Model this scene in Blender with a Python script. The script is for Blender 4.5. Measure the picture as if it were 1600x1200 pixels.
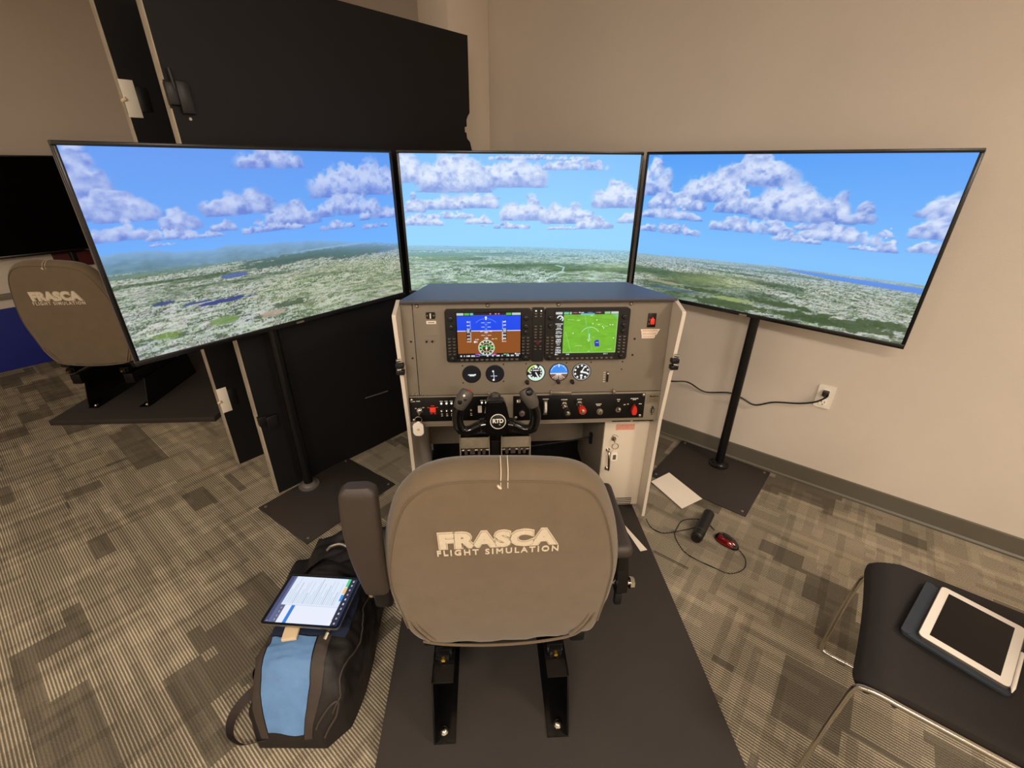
import bpy, bmesh, math, random
import numpy as np
from mathutils import Vector, Matrix, noise as mnoise
random.seed(7); rng = np.random.RandomState(5)
S = bpy.context.scene
for o in list(bpy.data.objects): bpy.data.objects.remove(o)
PI = math.pi

# ------------------------------------------------------------ camera
cam_d = bpy.data.cameras.new('camera'); cam = bpy.data.objects.new('camera', cam_d)
S.collection.objects.link(cam); S.camera = cam
F_PX = 707.19
cam_d.sensor_fit = 'HORIZONTAL'; cam_d.sensor_width = 36.0; cam_d.lens = 36.0 * F_PX / 1600.0
cam_d.clip_start = 0.02; cam_d.clip_end = 60
PITCH, ROLL, CAM_Z = 0.45524, -0.00601, 1.55
fwd = Vector((0, math.cos(PITCH), -math.sin(PITCH))); rt = Vector((1, 0, 0)); dn = fwd.cross(rt)
c_, s_ = math.cos(ROLL), math.sin(ROLL)
rt2 = c_ * rt + s_ * dn; dn2 = -s_ * rt + c_ * dn
cam.matrix_world = Matrix.Translation((0, 0, CAM_Z)) @ Matrix((rt2, -dn2, -fwd)).transposed().to_4x4()

# ------------------------------------------------------------ world, lights, exposure
S.view_settings.view_transform = 'Standard'; S.view_settings.look = 'None'
S.view_settings.exposure = 0.0; S.view_settings.gamma = 1.0
w = bpy.data.worlds.new('world'); S.world = w; w.use_nodes = True
w.node_tree.nodes['Background'].inputs[0].default_value = (1.0, 0.86, 0.70, 1)
w.node_tree.nodes['Background'].inputs[1].default_value = 0.02
E1 = Vector((0.7838, -0.6210, 0)); E2 = Vector((0.6210, 0.7838, 0)); WALL_YAW = -0.6700
CEIL = 2.95
WARM = (1.0, 0.885, 0.755)
def troffer_light(x, y, power, sx=1.15, sy=0.55):
    l = bpy.data.lights.new('ceiling_lamp', 'AREA'); l.shape = 'RECTANGLE'; l.size = sx; l.size_y = sy
    l.energy = power; l.color = WARM
    o = bpy.data.objects.new('ceiling_lamp_light', l); S.collection.objects.link(o)
    o.location = (x, y, CEIL - 0.06); o.rotation_euler = (0, 0, WALL_YAW); return o
LAMPS = [(2.6, -0.5, 66), (-0.6, -1.8, 108), (1.2, -3.2, 100), (-2.7, 0.8, 9), (-3.0, -1.6, 34)]
for x, y, p in LAMPS: troffer_light(x, y, p)

# ------------------------------------------------------------ colour helpers and materials
def lin(c):
    c = c / 255.0
    return c / 12.92 if c <= 0.04045 else ((c + 0.055) / 1.055) ** 2.4
def rgb(r, g, b): return (lin(r), lin(g), lin(b), 1.0)
def mat(name, col, rough=0.5, metal=0.0, var=0.0, vscale=6.0, bump=0.0, bscale=200.0, spec=0.5, coat=0.0, emit=None, estr=0.0):
    m = bpy.data.materials.new(name); m.use_nodes = True
    nt = m.node_tree; N = nt.nodes; L = nt.links; b = N['Principled BSDF']
    b.inputs['Base Color'].default_value = col; b.inputs['Roughness'].default_value = rough
    b.inputs['Metallic'].default_value = metal; b.inputs['Specular IOR Level'].default_value = spec
    b.inputs['Coat Weight'].default_value = coat
    if emit: b.inputs['Emission Color'].default_value = emit; b.inputs['Emission Strength'].default_value = estr
    tc = N.new('ShaderNodeTexCoord')
    n = N.new('ShaderNodeTexNoise'); n.inputs['Scale'].default_value = vscale; n.inputs['Detail'].default_value = 5
    L.new(tc.outputs['Object'], n.inputs['Vector'])
    if var > 0:
        r = N.new('ShaderNodeMapRange'); r.inputs[1].default_value = 0.3; r.inputs[2].default_value = 0.7
        r.inputs[3].default_value = 1 - var; r.inputs[4].default_value = 1 + var
        L.new(n.outputs['Fac'], r.inputs[0])
        mx = N.new('ShaderNodeVectorMath'); mx.operation = 'SCALE'; mx.inputs[0].default_value = col[:3]
        L.new(r.outputs[0], mx.inputs['Scale']); L.new(mx.outputs[0], b.inputs['Base Color'])
    if bump > 0:
        n2 = N.new('ShaderNodeTexNoise'); n2.inputs['Scale'].default_value = bscale; n2.inputs['Detail'].default_value = 3
        L.new(tc.outputs['Object'], n2.inputs['Vector'])
        bp = N.new('ShaderNodeBump'); bp.inputs['Strength'].default_value = bump; bp.inputs['Distance'].default_value = 0.002
        L.new(n2.outputs['Fac'], bp.inputs['Height']); L.new(bp.outputs[0], b.inputs['Normal'])
    return m
M = dict(
    wall=mat('wall_paint', rgb(205, 193, 179), 0.85, var=0.03, vscale=2, bump=0.25, bscale=260),
    pilaster=mat('wall_paint_lit', rgb(216, 203, 187), 0.85, var=0.02, bump=0.25, bscale=260),  # wall paint made lighter: glow from the left bay put into the colour
    ceil=mat('ceiling_tile', rgb(222, 216, 205), 0.9, var=0.03),
    base=mat('vinyl_baseboard', rgb(92, 86, 74), 0.45, var=0.05),
    blue=mat('blue_panel', rgb(22, 36, 128), 0.7, var=0.08, bump=0.2),
    trimg=mat('grey_trim', rgb(120, 112, 98), 0.6),
    black=mat('black_laminate', rgb(15, 14, 15), 0.55, var=0.1, vscale=3, spec=0.3),
    alu=mat('aluminium_edge', rgb(176, 164, 146), 0.5, 0.25, var=0.18, vscale=14),
    blackm=mat('black_metal', rgb(16, 15, 16), 0.32, 0.3, var=0.1),
    bezel=mat('tv_bezel', rgb(14, 14, 17), 0.25, var=0.05),
    chrome=mat('chrome', rgb(205, 200, 190), 0.2, 1.0, var=0.05),
    brass=mat('brass', rgb(210, 170, 60), 0.3, 1.0, var=0.05),
    screw=mat('steel_screw', rgb(170, 160, 145), 0.35, 0.9, var=0.1, vscale=60),
    panel=mat('instrument_panel_paint', rgb(130, 119, 104), 0.6, var=0.03, vscale=5, bump=0.35, bscale=900),
    cabin=mat('cabinet_paint', rgb(222, 208, 188), 0.45, var=0.02, bump=0.1),
    sidew=mat('side_sheet_paint', rgb(214, 202, 186), 0.45, var=0.02),
    foot=mat('footwell_paint', rgb(128, 117, 101), 0.6, var=0.04, bump=0.2),
    hood=mat('glare_shield_vinyl', rgb(62, 62, 72), 0.34, var=0.05, vscale=30, bump=0.3, bscale=700, spec=0.8),
    plat=mat('platform_rubber', rgb(44, 38, 33), 0.78, var=0.07, vscale=9, bump=0.5, bscale=500),
    platedge=mat('platform_edge', rgb(34, 27, 25), 0.6, var=0.06),
    plate=mat('floor_plate_paint', rgb(48, 41, 37), 0.55, var=0.06, vscale=12, bump=0.4, bscale=600),
    fabric=mat('seat_fabric', rgb(114, 99, 80), 0.95, var=0.05, vscale=18, bump=0.5, bscale=900, spec=0.15),
    piping=mat('seat_piping', rgb(104, 89, 70), 0.9, var=0.05, spec=0.2),
    stitch=mat('embroidery', rgb(214, 200, 176), 0.7, var=0.06, vscale=200),
    stitch2=mat('embroidery_shade', rgb(150, 134, 112), 0.8, var=0.06, vscale=200),
    arm=mat('armrest_vinyl', rgb(58, 49, 43), 0.42, var=0.05, vscale=25, bump=0.45, bscale=800),
    plastic=mat('black_plastic', rgb(17, 16, 17), 0.38, var=0.06),
    gloss=mat('gloss_black', rgb(12, 11, 12), 0.18, var=0.05, coat=0.3),
    greyp=mat('grey_plastic', rgb(84, 78, 72), 0.5, var=0.06),
    pedal=mat('pedal_metal', rgb(186, 172, 148), 0.5, 0.15, var=0.12, vscale=40),
    white=mat('white_paint', rgb(232, 224, 210), 0.5, var=0.02),
    paper=mat('paper', rgb(238, 226, 208), 0.8, var=0.015, vscale=8),
    red=mat('red_plastic', rgb(206, 42, 30), 0.35, var=0.04),
    redlamp=mat('red_switch', rgb(214, 52, 36), 0.4, var=0.04, emit=rgb(214, 52, 36), estr=0.25),
    pinklabel=mat('faded_red_label', rgb(220, 152, 132), 0.7, var=0.06, vscale=80),
    white_led=mat('white_lamp', rgb(240, 240, 235), 0.4, var=0.01, emit=(1, 0.98, 0.92, 1), estr=0.7),
    mousered=mat('mouse_red', rgb(112, 9, 12), 0.16, 0.25, var=0.04, coat=0.6),
    bag=mat('bag_nylon', rgb(22, 18, 17), 0.55, var=0.22, vscale=14, bump=0.5, bscale=500),
    bagtrim=mat('bag_binding', rgb(56, 46, 40), 0.7, var=0.1, vscale=30, bump=0.4, bscale=600),
    bagblue=mat('bag_blue_panel', rgb(92, 132, 180), 0.7, var=0.12, vscale=20, bump=0.4, bscale=500),
    navy=mat('navy_fabric', rgb(22, 34, 58), 0.75, var=0.15, vscale=20, bump=0.3),
    tan=mat('tan_strap', rgb(206, 184, 148), 0.7, var=0.08),
    glass=mat('dark_glass', rgb(10, 8, 9), 0.09, var=0.02, spec=0.25),
    tabwhite=mat('white_bezel', rgb(246, 236, 222), 0.35, var=0.01),
    case=mat('slate_case', rgb(42, 50, 60), 0.6, var=0.08, vscale=20),
    chairfab=mat('chair_fabric', rgb(36, 30, 27), 0.85, var=0.07, vscale=30, bump=0.5, bscale=700),
    maroon=mat('maroon_fabric', rgb(74, 16, 18), 0.8, var=0.08),
    lens=mat('ceiling_diffuser', rgb(250, 240, 220), 0.6, var=0.01, emit=(1, 0.8, 0.58, 1), estr=2.0),
)
def carpet():
    m = bpy.data.materials.new('carpet_tile'); m.use_nodes = True
    nt = m.node_tree; N = nt.nodes; L = nt.links; b = N['Principled BSDF']; b.inputs['Roughness'].default_value = 1.0
    b.inputs['Specular IOR Level'].default_value = 0.1
    tc = N.new('ShaderNodeTexCoord')
    def mapn(sx, sy, ox=0, oy=0, rz=0):
        mp = N.new('ShaderNodeMapping'); mp.inputs['Scale'].default_value = (sx, sy, 1)
        mp.inputs['Location'].default_value = (ox, oy, 0); mp.inputs['Rotation'].default_value = (0, 0, rz)
        L.new(tc.outputs['Object'], mp.inputs['Vector']); return mp
    def brick(mp, bw, bh, off, freq=2, sq=1.0, sqf=2):
        t = N.new('ShaderNodeTexBrick'); L.new(mp.outputs[0], t.inputs['Vector'])
        t.inputs['Color1'].default_value = (0, 0, 0, 1); t.inputs['Color2'].default_value = (1, 1, 1, 1)
        t.inputs['Mortar'].default_value = (0.5, 0.5, 0.5, 1); t.inputs['Scale'].default_value = 1
        t.inputs['Mortar Size'].default_value = 0; t.inputs['Bias'].default_value = 0
        t.inputs['Brick Width'].default_value = bw; t.inputs['Row Height'].default_value = bh
        t.offset = off; t.offset_frequency = freq; t.squash = sq; t.squash_frequency = sqf; return t.outputs['Color']
    def mth(op, a, b_, clamp=False):
        n = N.new('ShaderNodeMath'); n.operation = op; n.use_clamp = clamp
        for i, v in enumerate((a, b_)):
            if v is None: continue
            if isinstance(v, (int, float)): n.inputs[i].default_value = v
            else: L.new(v, n.inputs[i])
        return n.outputs[0]
    A = brick(mapn(1, 1), 0.31, 0.155, 0.37, 2, 0.55, 3)
    B = brick(mapn(1, 1, 0.11, 0.07, PI / 2), 0.26, 0.20, 0.61, 3, 0.4, 2)
    C = brick(mapn(1, 1, 0.33, 0.21), 0.19, 0.031, 0.43, 2, 1.7, 3)
    D = brick(mapn(1, 1, 0.05, 0.4, PI / 2), 0.36, 0.029, 0.29, 5, 0.5, 3)
    E_ = brick(mapn(1, 1, 0.41, 0.17, PI / 2), 0.17, 0.040, 0.37, 3, 0.6, 2)
    F_ = brick(mapn(1, 1, 0.12, 0.29), 0.33, 0.026, 0.53, 3, 0.7, 4)
    def gate(x, t, g): return mth('MULTIPLY', mth('GREATER_THAN', x, t), g)
    patch = mth('ADD', mth('MULTIPLY', A, 0.26), mth('MULTIPLY', B, 0.22))
    for x_, t_, g_ in ((C, .78, .24), (D, .82, -.26), (E_, .82, .20), (F_, .84, -.24)): patch = mth('ADD', patch, gate(x_, t_, g_))
    # ribs along the wall direction
    sx = N.new('ShaderNodeSeparateXYZ'); L.new(tc.outputs['Object'], sx.inputs[0])
    st = mth('SINE', mth('MULTIPLY', sx.outputs['Y'], 2 * PI / 0.0088), None)
    st = mth('ADD', mth('MULTIPLY', st, 0.5), 0.5)
    amp = mth('GREATER_THAN', mth('ADD', A, mth('MULTIPLY', B, 0.6)), 0.48)
    nz = N.new('ShaderNodeTexNoise'); nz.inputs['Scale'].default_value = 330; nz.inputs['Detail'].default_value = 2
    L.new(tc.outputs['Object'], nz.inputs['Vector'])
    nb = N.new('ShaderNodeTexNoise'); nb.inputs['Scale'].default_value = 1.3; nb.inputs['Detail'].default_value = 3
    L.new(tc.outputs['Object'], nb.inputs['Vector'])
    v = mth('ADD', mth('ADD', mth('MULTIPLY', patch, 0.36), 0.06), mth('MULTIPLY', mth('MULTIPLY', st, mth('ADD', mth('MULTIPLY', amp, 0.42), 0.14)), 1.0))
    v = mth('ADD', v, mth('MULTIPLY', mth('SUBTRACT', nz.outputs['Fac'], 0.5), 0.75))
    v = mth('ADD', v, mth('MULTIPLY', mth('SUBTRACT', nb.outputs['Fac'], 0.5), 0.2), True)
    cr = N.new('ShaderNodeValToRGB'); e = cr.color_ramp.elements
    e[0].position = 0.0; e[0].color = rgb(80, 73, 62); e[1].position = 0.95; e[1].color = rgb(208, 193, 166)
    q = cr.color_ramp.elements.new(0.45); q.color = rgb(122, 112, 96)
    L.new(v, cr.inputs[0]); L.new(cr.outputs[0], b.inputs['Base Color'])
    bp = N.new('ShaderNodeBump'); bp.inputs['Strength'].default_value = 0.5; bp.inputs['Distance'].default_value = 0.002
    L.new(mth('ADD', st, nz.outputs['Fac']), bp.inputs['Height']); L.new(bp.outputs[0], b.inputs['Normal'])
    return m
M['carpet'] = carpet()
for k_ in ('fabric', 'piping'):
    b_ = M[k_].node_tree.nodes['Principled BSDF']; b_.inputs['Sheen Weight'].default_value = 0.3; b_.inputs['Sheen Roughness'].default_value = 0.4
def screen_mat(name, strength=1.0, rough=0.3):
    m = bpy.data.materials.new(name); m.use_nodes = True
    nt = m.node_tree; b = nt.nodes['Principled BSDF']; a = nt.nodes.new('ShaderNodeAttribute'); a.attribute_name = 'Col'
    b.inputs['Base Color'].default_value = (0.01, 0.01, 0.01, 1); b.inputs['Roughness'].default_value = rough
    b.inputs['Emission Strength'].default_value = strength
    nt.links.new(a.outputs['Color'], b.inputs['Emission Color']); return m
M['screen'] = screen_mat('lit_screen', 1.0)
M['gauge_lit'] = screen_mat('lit_gauge', 1.0)

# ------------------------------------------------------------ mesh collector
def catmull(pts, n=8, closed=False):
    P = [Vector(p) for p in pts]; out = []; k = len(P)
    rngk = range(k if closed else k - 1)
    for i in rngk:
        p0 = P[(i - 1) % k] if closed or i > 0 else P[0]; p1 = P[i]; p2 = P[(i + 1) % k]
        p3 = P[(i + 2) % k] if closed or i + 2 < k else P[-1]
        for j in range(n):
            t = j / n
            out.append(0.5 * ((2 * p1) + (p2 - p0) * t + (2 * p0 - 5 * p1 + 4 * p2 - p3) * t * t + (3 * p1 - p0 - 3 * p2 + p3) * t ** 3))
    if not closed: out.append(P[-1])
    return out
class MB:
    def __init__(s, mt=None): s.v = []; s.f = []; s.m = mt or Matrix()
    def add(s, vs, fs, mt=None):
        o = len(s.v); T = s.m @ mt if mt is not None else s.m
        s.v += [tuple(T @ Vector(p)) for p in vs]; s.f += [tuple(i + o for i in f) for f in fs]; return s
    def box(s, x0, x1, y0, y1, z0, z1, bev=0.0, seg=2, mt=None):
        b = bmesh.new(); bmesh.ops.create_cube(b, size=1)
        for v in b.verts: v.co = Vector(((x0 + x1) / 2 + v.co.x * (x1 - x0), (y0 + y1) / 2 + v.co.y * (y1 - y0), (z0 + z1) / 2 + v.co.z * (z1 - z0)))
        if bev > 0:
            bev = min(bev, 0.49 * min(abs(x1 - x0), abs(y1 - y0), abs(z1 - z0)))
            bmesh.ops.bevel(b, geom=b.edges[:], offset=bev, segments=seg, profile=0.5, affect='EDGES')
        b.verts.index_update(); s.add([v.co for v in b.verts], [[v.index for v in f.verts] for f in b.faces], mt); b.free(); return s
    def tube(s, pts, r, seg=10, caps=True, closed=False, flat=1.0):
        P = [Vector(p) for p in pts]; n = len(P); R = r if isinstance(r, (list, tuple)) else [r] * n
        vs = []; fs = []; up = None
        for i in range(n):
            a = P[(i - 1) % n] if closed or i > 0 else P[i]; c = P[(i + 1) % n] if closed or i < n - 1 else P[i]
            t = (c - a).normalized()
            if up is None:
                up = Vector((0, 0, 1)) if abs(t.z) < 0.9 else Vector((0, 1, 0))
            u = t.cross(up).normalized(); up = u.cross(t).normalized()
            for k in range(seg):
                an = 2 * PI * k / seg; vs.append(P[i] + (u * math.cos(an) + up * math.sin(an) * flat) * R[i])
        for i in range(n if closed else n - 1):
            j = (i + 1) % n
            for k in range(seg):
                k2 = (k + 1) % seg; fs.append((i * seg + k, i * seg + k2, j * seg + k2, j * seg + k))
        if caps and not closed:
            fs.append(tuple(range(seg))[::-1]); fs.append(tuple((n - 1) * seg + k for k in range(seg)))
        return s.add(vs, fs)
    def cyl(s, p0, p1, r, r1=None, seg=20, bev=0.0):
        r1 = r if r1 is None else r1; p0 = Vector(p0); p1 = Vector(p1)
        if bev > 0:
            d = (p1 - p0).normalized()
            return s.tube([p0, p0 + d * 1e-4, p0 + d * bev, p1 - d * bev, p1 - d * 1e-4, p1], [max(r - bev, 1e-4), r - bev * .99, r, r1, r1 - bev * .99, max(r1 - bev, 1e-4)], seg)
        return s.tube([p0, p1], [r, r1], seg)
    def prism(s, poly, a, b, plane='xy', mt=None):
        n = len(poly)
        def P(p, h): return {'xy': (p[0], p[1], h), 'xz': (p[0], h, p[1]), 'yz': (h, p[0], p[1])}[plane]
        vs = [P(p, a) for p in poly] + [P(p, b) for p in poly]
        fs = [tuple(range(n))[::-1], tuple(range(n, 2 * n))] + [(i, (i + 1) % n, n + (i + 1) % n, n + i) for i in range(n)]
        return s.add(vs, fs, mt)
    def lathe(s, prof, c=(0, 0, 0), seg=24, mt=None):
        vs = []; fs = []
        for r, z in prof:
            for k in range(seg): a = 2 * PI * k / seg; vs.append((c[0] + r * math.cos(a), c[1] + r * math.sin(a), c[2] + z))
        for i in range(len(prof) - 1):
            for k in range(seg): k2 = (k + 1) % seg; fs.append((i * seg + k, i * seg + k2, (i + 1) * seg + k2, (i + 1) * seg + k))
        fs.append(tuple(range(seg))[::-1]); fs.append(tuple((len(prof) - 1) * seg + k for k in range(seg)))
        return s.add(vs, fs, mt)
    def grid(s, fn, nu, nv, closeu=False, mt=None):
        vs = [fn(i / (nu if closeu else nu - 1), j / (nv - 1)) for j in range(nv) for i in range(nu)]; fs = []
        for j in range(nv - 1):
            for i in range(nu if closeu else nu - 1):
                i2 = (i + 1) % nu; fs.append((j * nu + i, j * nu + i2, (j + 1) * nu + i2, (j + 1) * nu + i))
        return s.add(vs, fs, mt)
    def rrect(s, x0, x1, z0, z1, r, a, b, plane='xz', seg=5, mt=None):
        pts = []
        for cx, cz, a0 in ((x1 - r, z1 - r, 0), (x0 + r, z1 - r, PI / 2), (x0 + r, z0 + r, PI), (x1 - r, z0 + r, 1.5 * PI)):
            for k in range(seg + 1): t = a0 + PI / 2 * k / seg; pts.append((cx + r * math.cos(t), cz + r * math.sin(t)))
        return s.prism(pts, a, b, plane, mt)
OFF = {}
def finish(me, mt, sharp=35):
    if mt: me.materials.append(mt)
    b = bmesh.new(); b.from_mesh(me); bmesh.ops.recalc_face_normals(b, faces=b.faces); b.to_mesh(me); b.free()
    for p in me.polygons: p.use_smooth = True
    me.set_sharp_from_angle(angle=math.radians(sharp))
def tag(o, label=None, cat=None, group=None, kind=None):
    if label: o['label'] = label
    if cat: o['category'] = cat
    if group: o['group'] = group
    if kind: o['kind'] = kind
    return o
def part(name, mb, m, parent, label=None, kind=None, sharp=35):
    o0 = OFF[parent.name]
    me = bpy.data.meshes.new(name); me.from_pydata([(x - o0[0], y - o0[1], z - o0[2]) for x, y, z in mb.v], [], mb.f)
    finish(me, m if not isinstance(m, str) else M[m], sharp)
    o = bpy.data.objects.new(name, me); S.collection.objects.link(o); o.parent = parent; OFF[o.name] = o0
    return tag(o, label, None, None, kind)
def root(name, base, world, rz, label, cat, group=None):
    """Empty at the thing's base; meshes are given in frame coordinates, base = that frame's point at the origin"""
    o = bpy.data.objects.new(name, None); S.collection.objects.link(o); o.empty_display_size = 0.1
    o.location = world; o.rotation_euler = (0, 0, rz); OFF[o.name] = Vector(base); return tag(o, label, cat, group)
def solo(name, mb, m, base, world, rz, label=None, cat=None, group=None, kind=None, sharp=35):
    me = bpy.data.meshes.new(name); me.from_pydata([(x - base[0], y - base[1], z - base[2]) for x, y, z in mb.v], [], mb.f)
    finish(me, M[m] if isinstance(m, str) else m, sharp)
    o = bpy.data.objects.new(name, me); S.collection.objects.link(o); o.location = world; o.rotation_euler = (0, 0, rz); OFF[o.name] = Vector(base)
    return tag(o, label, cat, group, kind)
def copy_tree(o, parent=None):
    c = o.copy(); S.collection.objects.link(c)
    if parent is not None: c.parent = parent
    OFF[c.name] = OFF.get(o.name, Vector())
    for ch in [x for x in bpy.data.objects if x.parent == o]: copy_tree(ch, c)
    return c
def text_mb(txt, size, extrude=0.0008, off=0.0, sx=1.0, spacing=1.0, mt=None, mb=None, align='CENTER', res=3):
    cu = bpy.data.curves.new('t', 'FONT'); cu.body = txt; cu.size = size; cu.extrude = extrude; cu.offset = off
    cu.space_character = spacing; cu.align_x = align; cu.resolution_u = res
    ob = bpy.data.objects.new('t', cu); S.collection.objects.link(ob); bpy.context.view_layer.update()
    dg = bpy.context.evaluated_depsgraph_get(); me = ob.evaluated_get(dg).to_mesh()
    mb = mb or MB(); T = (mt or Matrix()) @ Matrix.Diagonal((sx, 1, 1, 1))
    mb.add([v.co.copy() for v in me.vertices], [tuple(p.vertices) for p in me.polygons], T)
    ob.evaluated_get(dg).to_mesh_clear(); bpy.data.objects.remove(ob); bpy.data.curves.remove(cu); return mb
def raster_part(name, img, x0, x1, z0, z1, y, m, parent, T=None, circle=False, label=None):
    """a flat screen facing -y: one vertex per picture element, colour stored in the mesh"""
    h, wd = img.shape[:2]; o0 = OFF[parent.name]
    xs = np.linspace(x0, x1, wd); zs = np.linspace(z1, z0, h)
    X, Z = np.meshgrid(xs, zs); co = np.stack([X.ravel(), np.full(X.size, y), Z.ravel()], 1)
    if T is not None:
        Tm = np.array(T); co = co @ Tm[:3, :3].T + Tm[:3, 3]
    co = co - np.array(o0)
    idx = np.arange(h * wd).reshape(h, wd)
    q = np.stack([idx[1:, :-1], idx[1:, 1:], idx[:-1, 1:], idx[:-1, :-1]], -1).reshape(-1, 4)
    if circle:
        cx, cz, r = (x0 + x1) / 2, (z0 + z1) / 2, (x1 - x0) / 2
        Xc = (X[1:, :-1] + X[1:, 1:]) / 2; Zc = (Z[1:, :-1] + Z[:-1, 1:]) / 2
        q = q[(((Xc - cx) ** 2 + (Zc - cz) ** 2) < r * r).ravel()]
    me = bpy.data.meshes.new(name); me.vertices.add(len(co)); me.vertices.foreach_set('co', co.ravel())
    me.loops.add(q.size); me.loops.foreach_set('vertex_index', q.ravel().astype(np.int32))
    me.polygons.add(len(q)); me.polygons.foreach_set('loop_start', np.arange(0, q.size, 4, dtype=np.int32))
    try: me.polygons.foreach_set('loop_total', np.full(len(q), 4, dtype=np.int32))
    except Exception: pass
    me.update(); me.validate()
    c = np.clip(img, 0, 1) ; lnr = np.where(c <= 0.04045, c / 12.92, ((c + 0.055) / 1.055) ** 2.4)
    at = me.color_attributes.new('Col', 'FLOAT_COLOR', 'POINT')
    at.data.foreach_set('color', np.concatenate([lnr.reshape(-1, 3), np.ones((h * wd, 1))], 1).ravel().astype(np.float32))
    me.materials.append(M[m])
    o = bpy.data.objects.new(name, me); S.collection.objects.link(o); o.parent = parent; OFF[o.name] = o0
    return tag(o, label)

# ------------------------------------------------------------ small painter for the flat displays
class Img:
    def __init__(s, w_, h_, c=(0, 0, 0)):
        s.w, s.h = w_, h_; s.a = np.zeros((h_, w_, 3)); s.a[:] = np.array(c) / 255.0
        s.X, s.Y = np.meshgrid((np.arange(w_) + .5) / w_, (np.arange(h_) + .5) / h_)
    def mix(s, mask, c): s.a = s.a * (1 - mask[..., None]) + (np.array(c) / 255.0) * mask[..., None]
    def rect(s, x0, y0, x1, y1, c, al=1.0): s.mix(((s.X >= x0) & (s.X <= x1) & (s.Y >= y0) & (s.Y <= y1)) * al, c)
    def line(s, x0, y0, x1, y1, wd, c, al=1.0):
        asp = s.w / s.h; px, py = (s.X - x0) * asp, s.Y - y0; dx, dy = (x1 - x0) * asp, y1 - y0
        t = np.clip((px * dx + py * dy) / (dx * dx + dy * dy + 1e-9), 0, 1)
        s.mix(np.clip((wd - np.hypot(px - t * dx, py - t * dy)) * s.h + .5, 0, 1) * al, c)
    def ring(s, cx, cy, r, wd, c, a0=-PI, a1=PI, al=1.0):
        asp = s.w / s.h; d = np.hypot((s.X - cx) * asp, s.Y - cy); an = np.arctan2(-(s.Y - cy), (s.X - cx) * asp)
        s.mix(np.clip((wd / 2 - abs(d - r)) * s.h + .5, 0, 1) * ((an >= a0) & (an <= a1)) * al, c)
    def disc(s, cx, cy, r, c, al=1.0):
        asp = s.w / s.h; d = np.hypot((s.X - cx) * asp, s.Y - cy); s.mix(np.clip((r - d) * s.h + .5, 0, 1) * al, c)
    def blob(s, cx, cy, w_, h_, c):      # a word too small to read
        n = max(1, int(w_ / 0.018))
        for i in range(n): s.rect(cx - w_ / 2 + i * w_ / n, cy - h_ / 2 * (0.7 + .3 * rng.rand()), cx - w_ / 2 + (i + .8) * w_ / n, cy + h_ / 2, c, 0.75 + .25 * rng.rand())
def vnoise(x, y, seed=0):
    xi = np.floor(x).astype(np.int64); yi = np.floor(y).astype(np.int64); fx = x - xi; fy = y - yi
    fx = fx * fx * (3 - 2 * fx); fy = fy * fy * (3 - 2 * fy)
    def hsh(a, b):
        n = (a * 374761393 + b * 668265263 + seed * 974634777) & 0xffffffff
        n = ((n ^ (n >> 13)) * 1274126177) & 0xffffffff; n = n ^ (n >> 16); return (n & 0xffff) / 65535.0
    return (hsh(xi, yi) * (1 - fx) + hsh(xi + 1, yi) * fx) * (1 - fy) + (hsh(xi, yi + 1) * (1 - fx) + hsh(xi + 1, yi + 1) * fx) * fy
def cell(x, y, seed=0):
    xi = np.floor(x).astype(np.int64); yi = np.floor(y).astype(np.int64)
    n = (xi * 374761393 + yi * 668265263 + seed * 974634777) & 0xffffffff
    n = ((n ^ (n >> 13)) * 1274126177) & 0xffffffff; n = n ^ (n >> 16); return (n & 0xffff) / 65535.0
def fbm(x, y, o=4, seed=0):
    s = 0; a = .5
    for i in range(o): s = s + a * vnoise(x * 2 ** i, y * 2 ** i, seed + i); a *= .5
    return s / (1 - .5 ** o)

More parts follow.
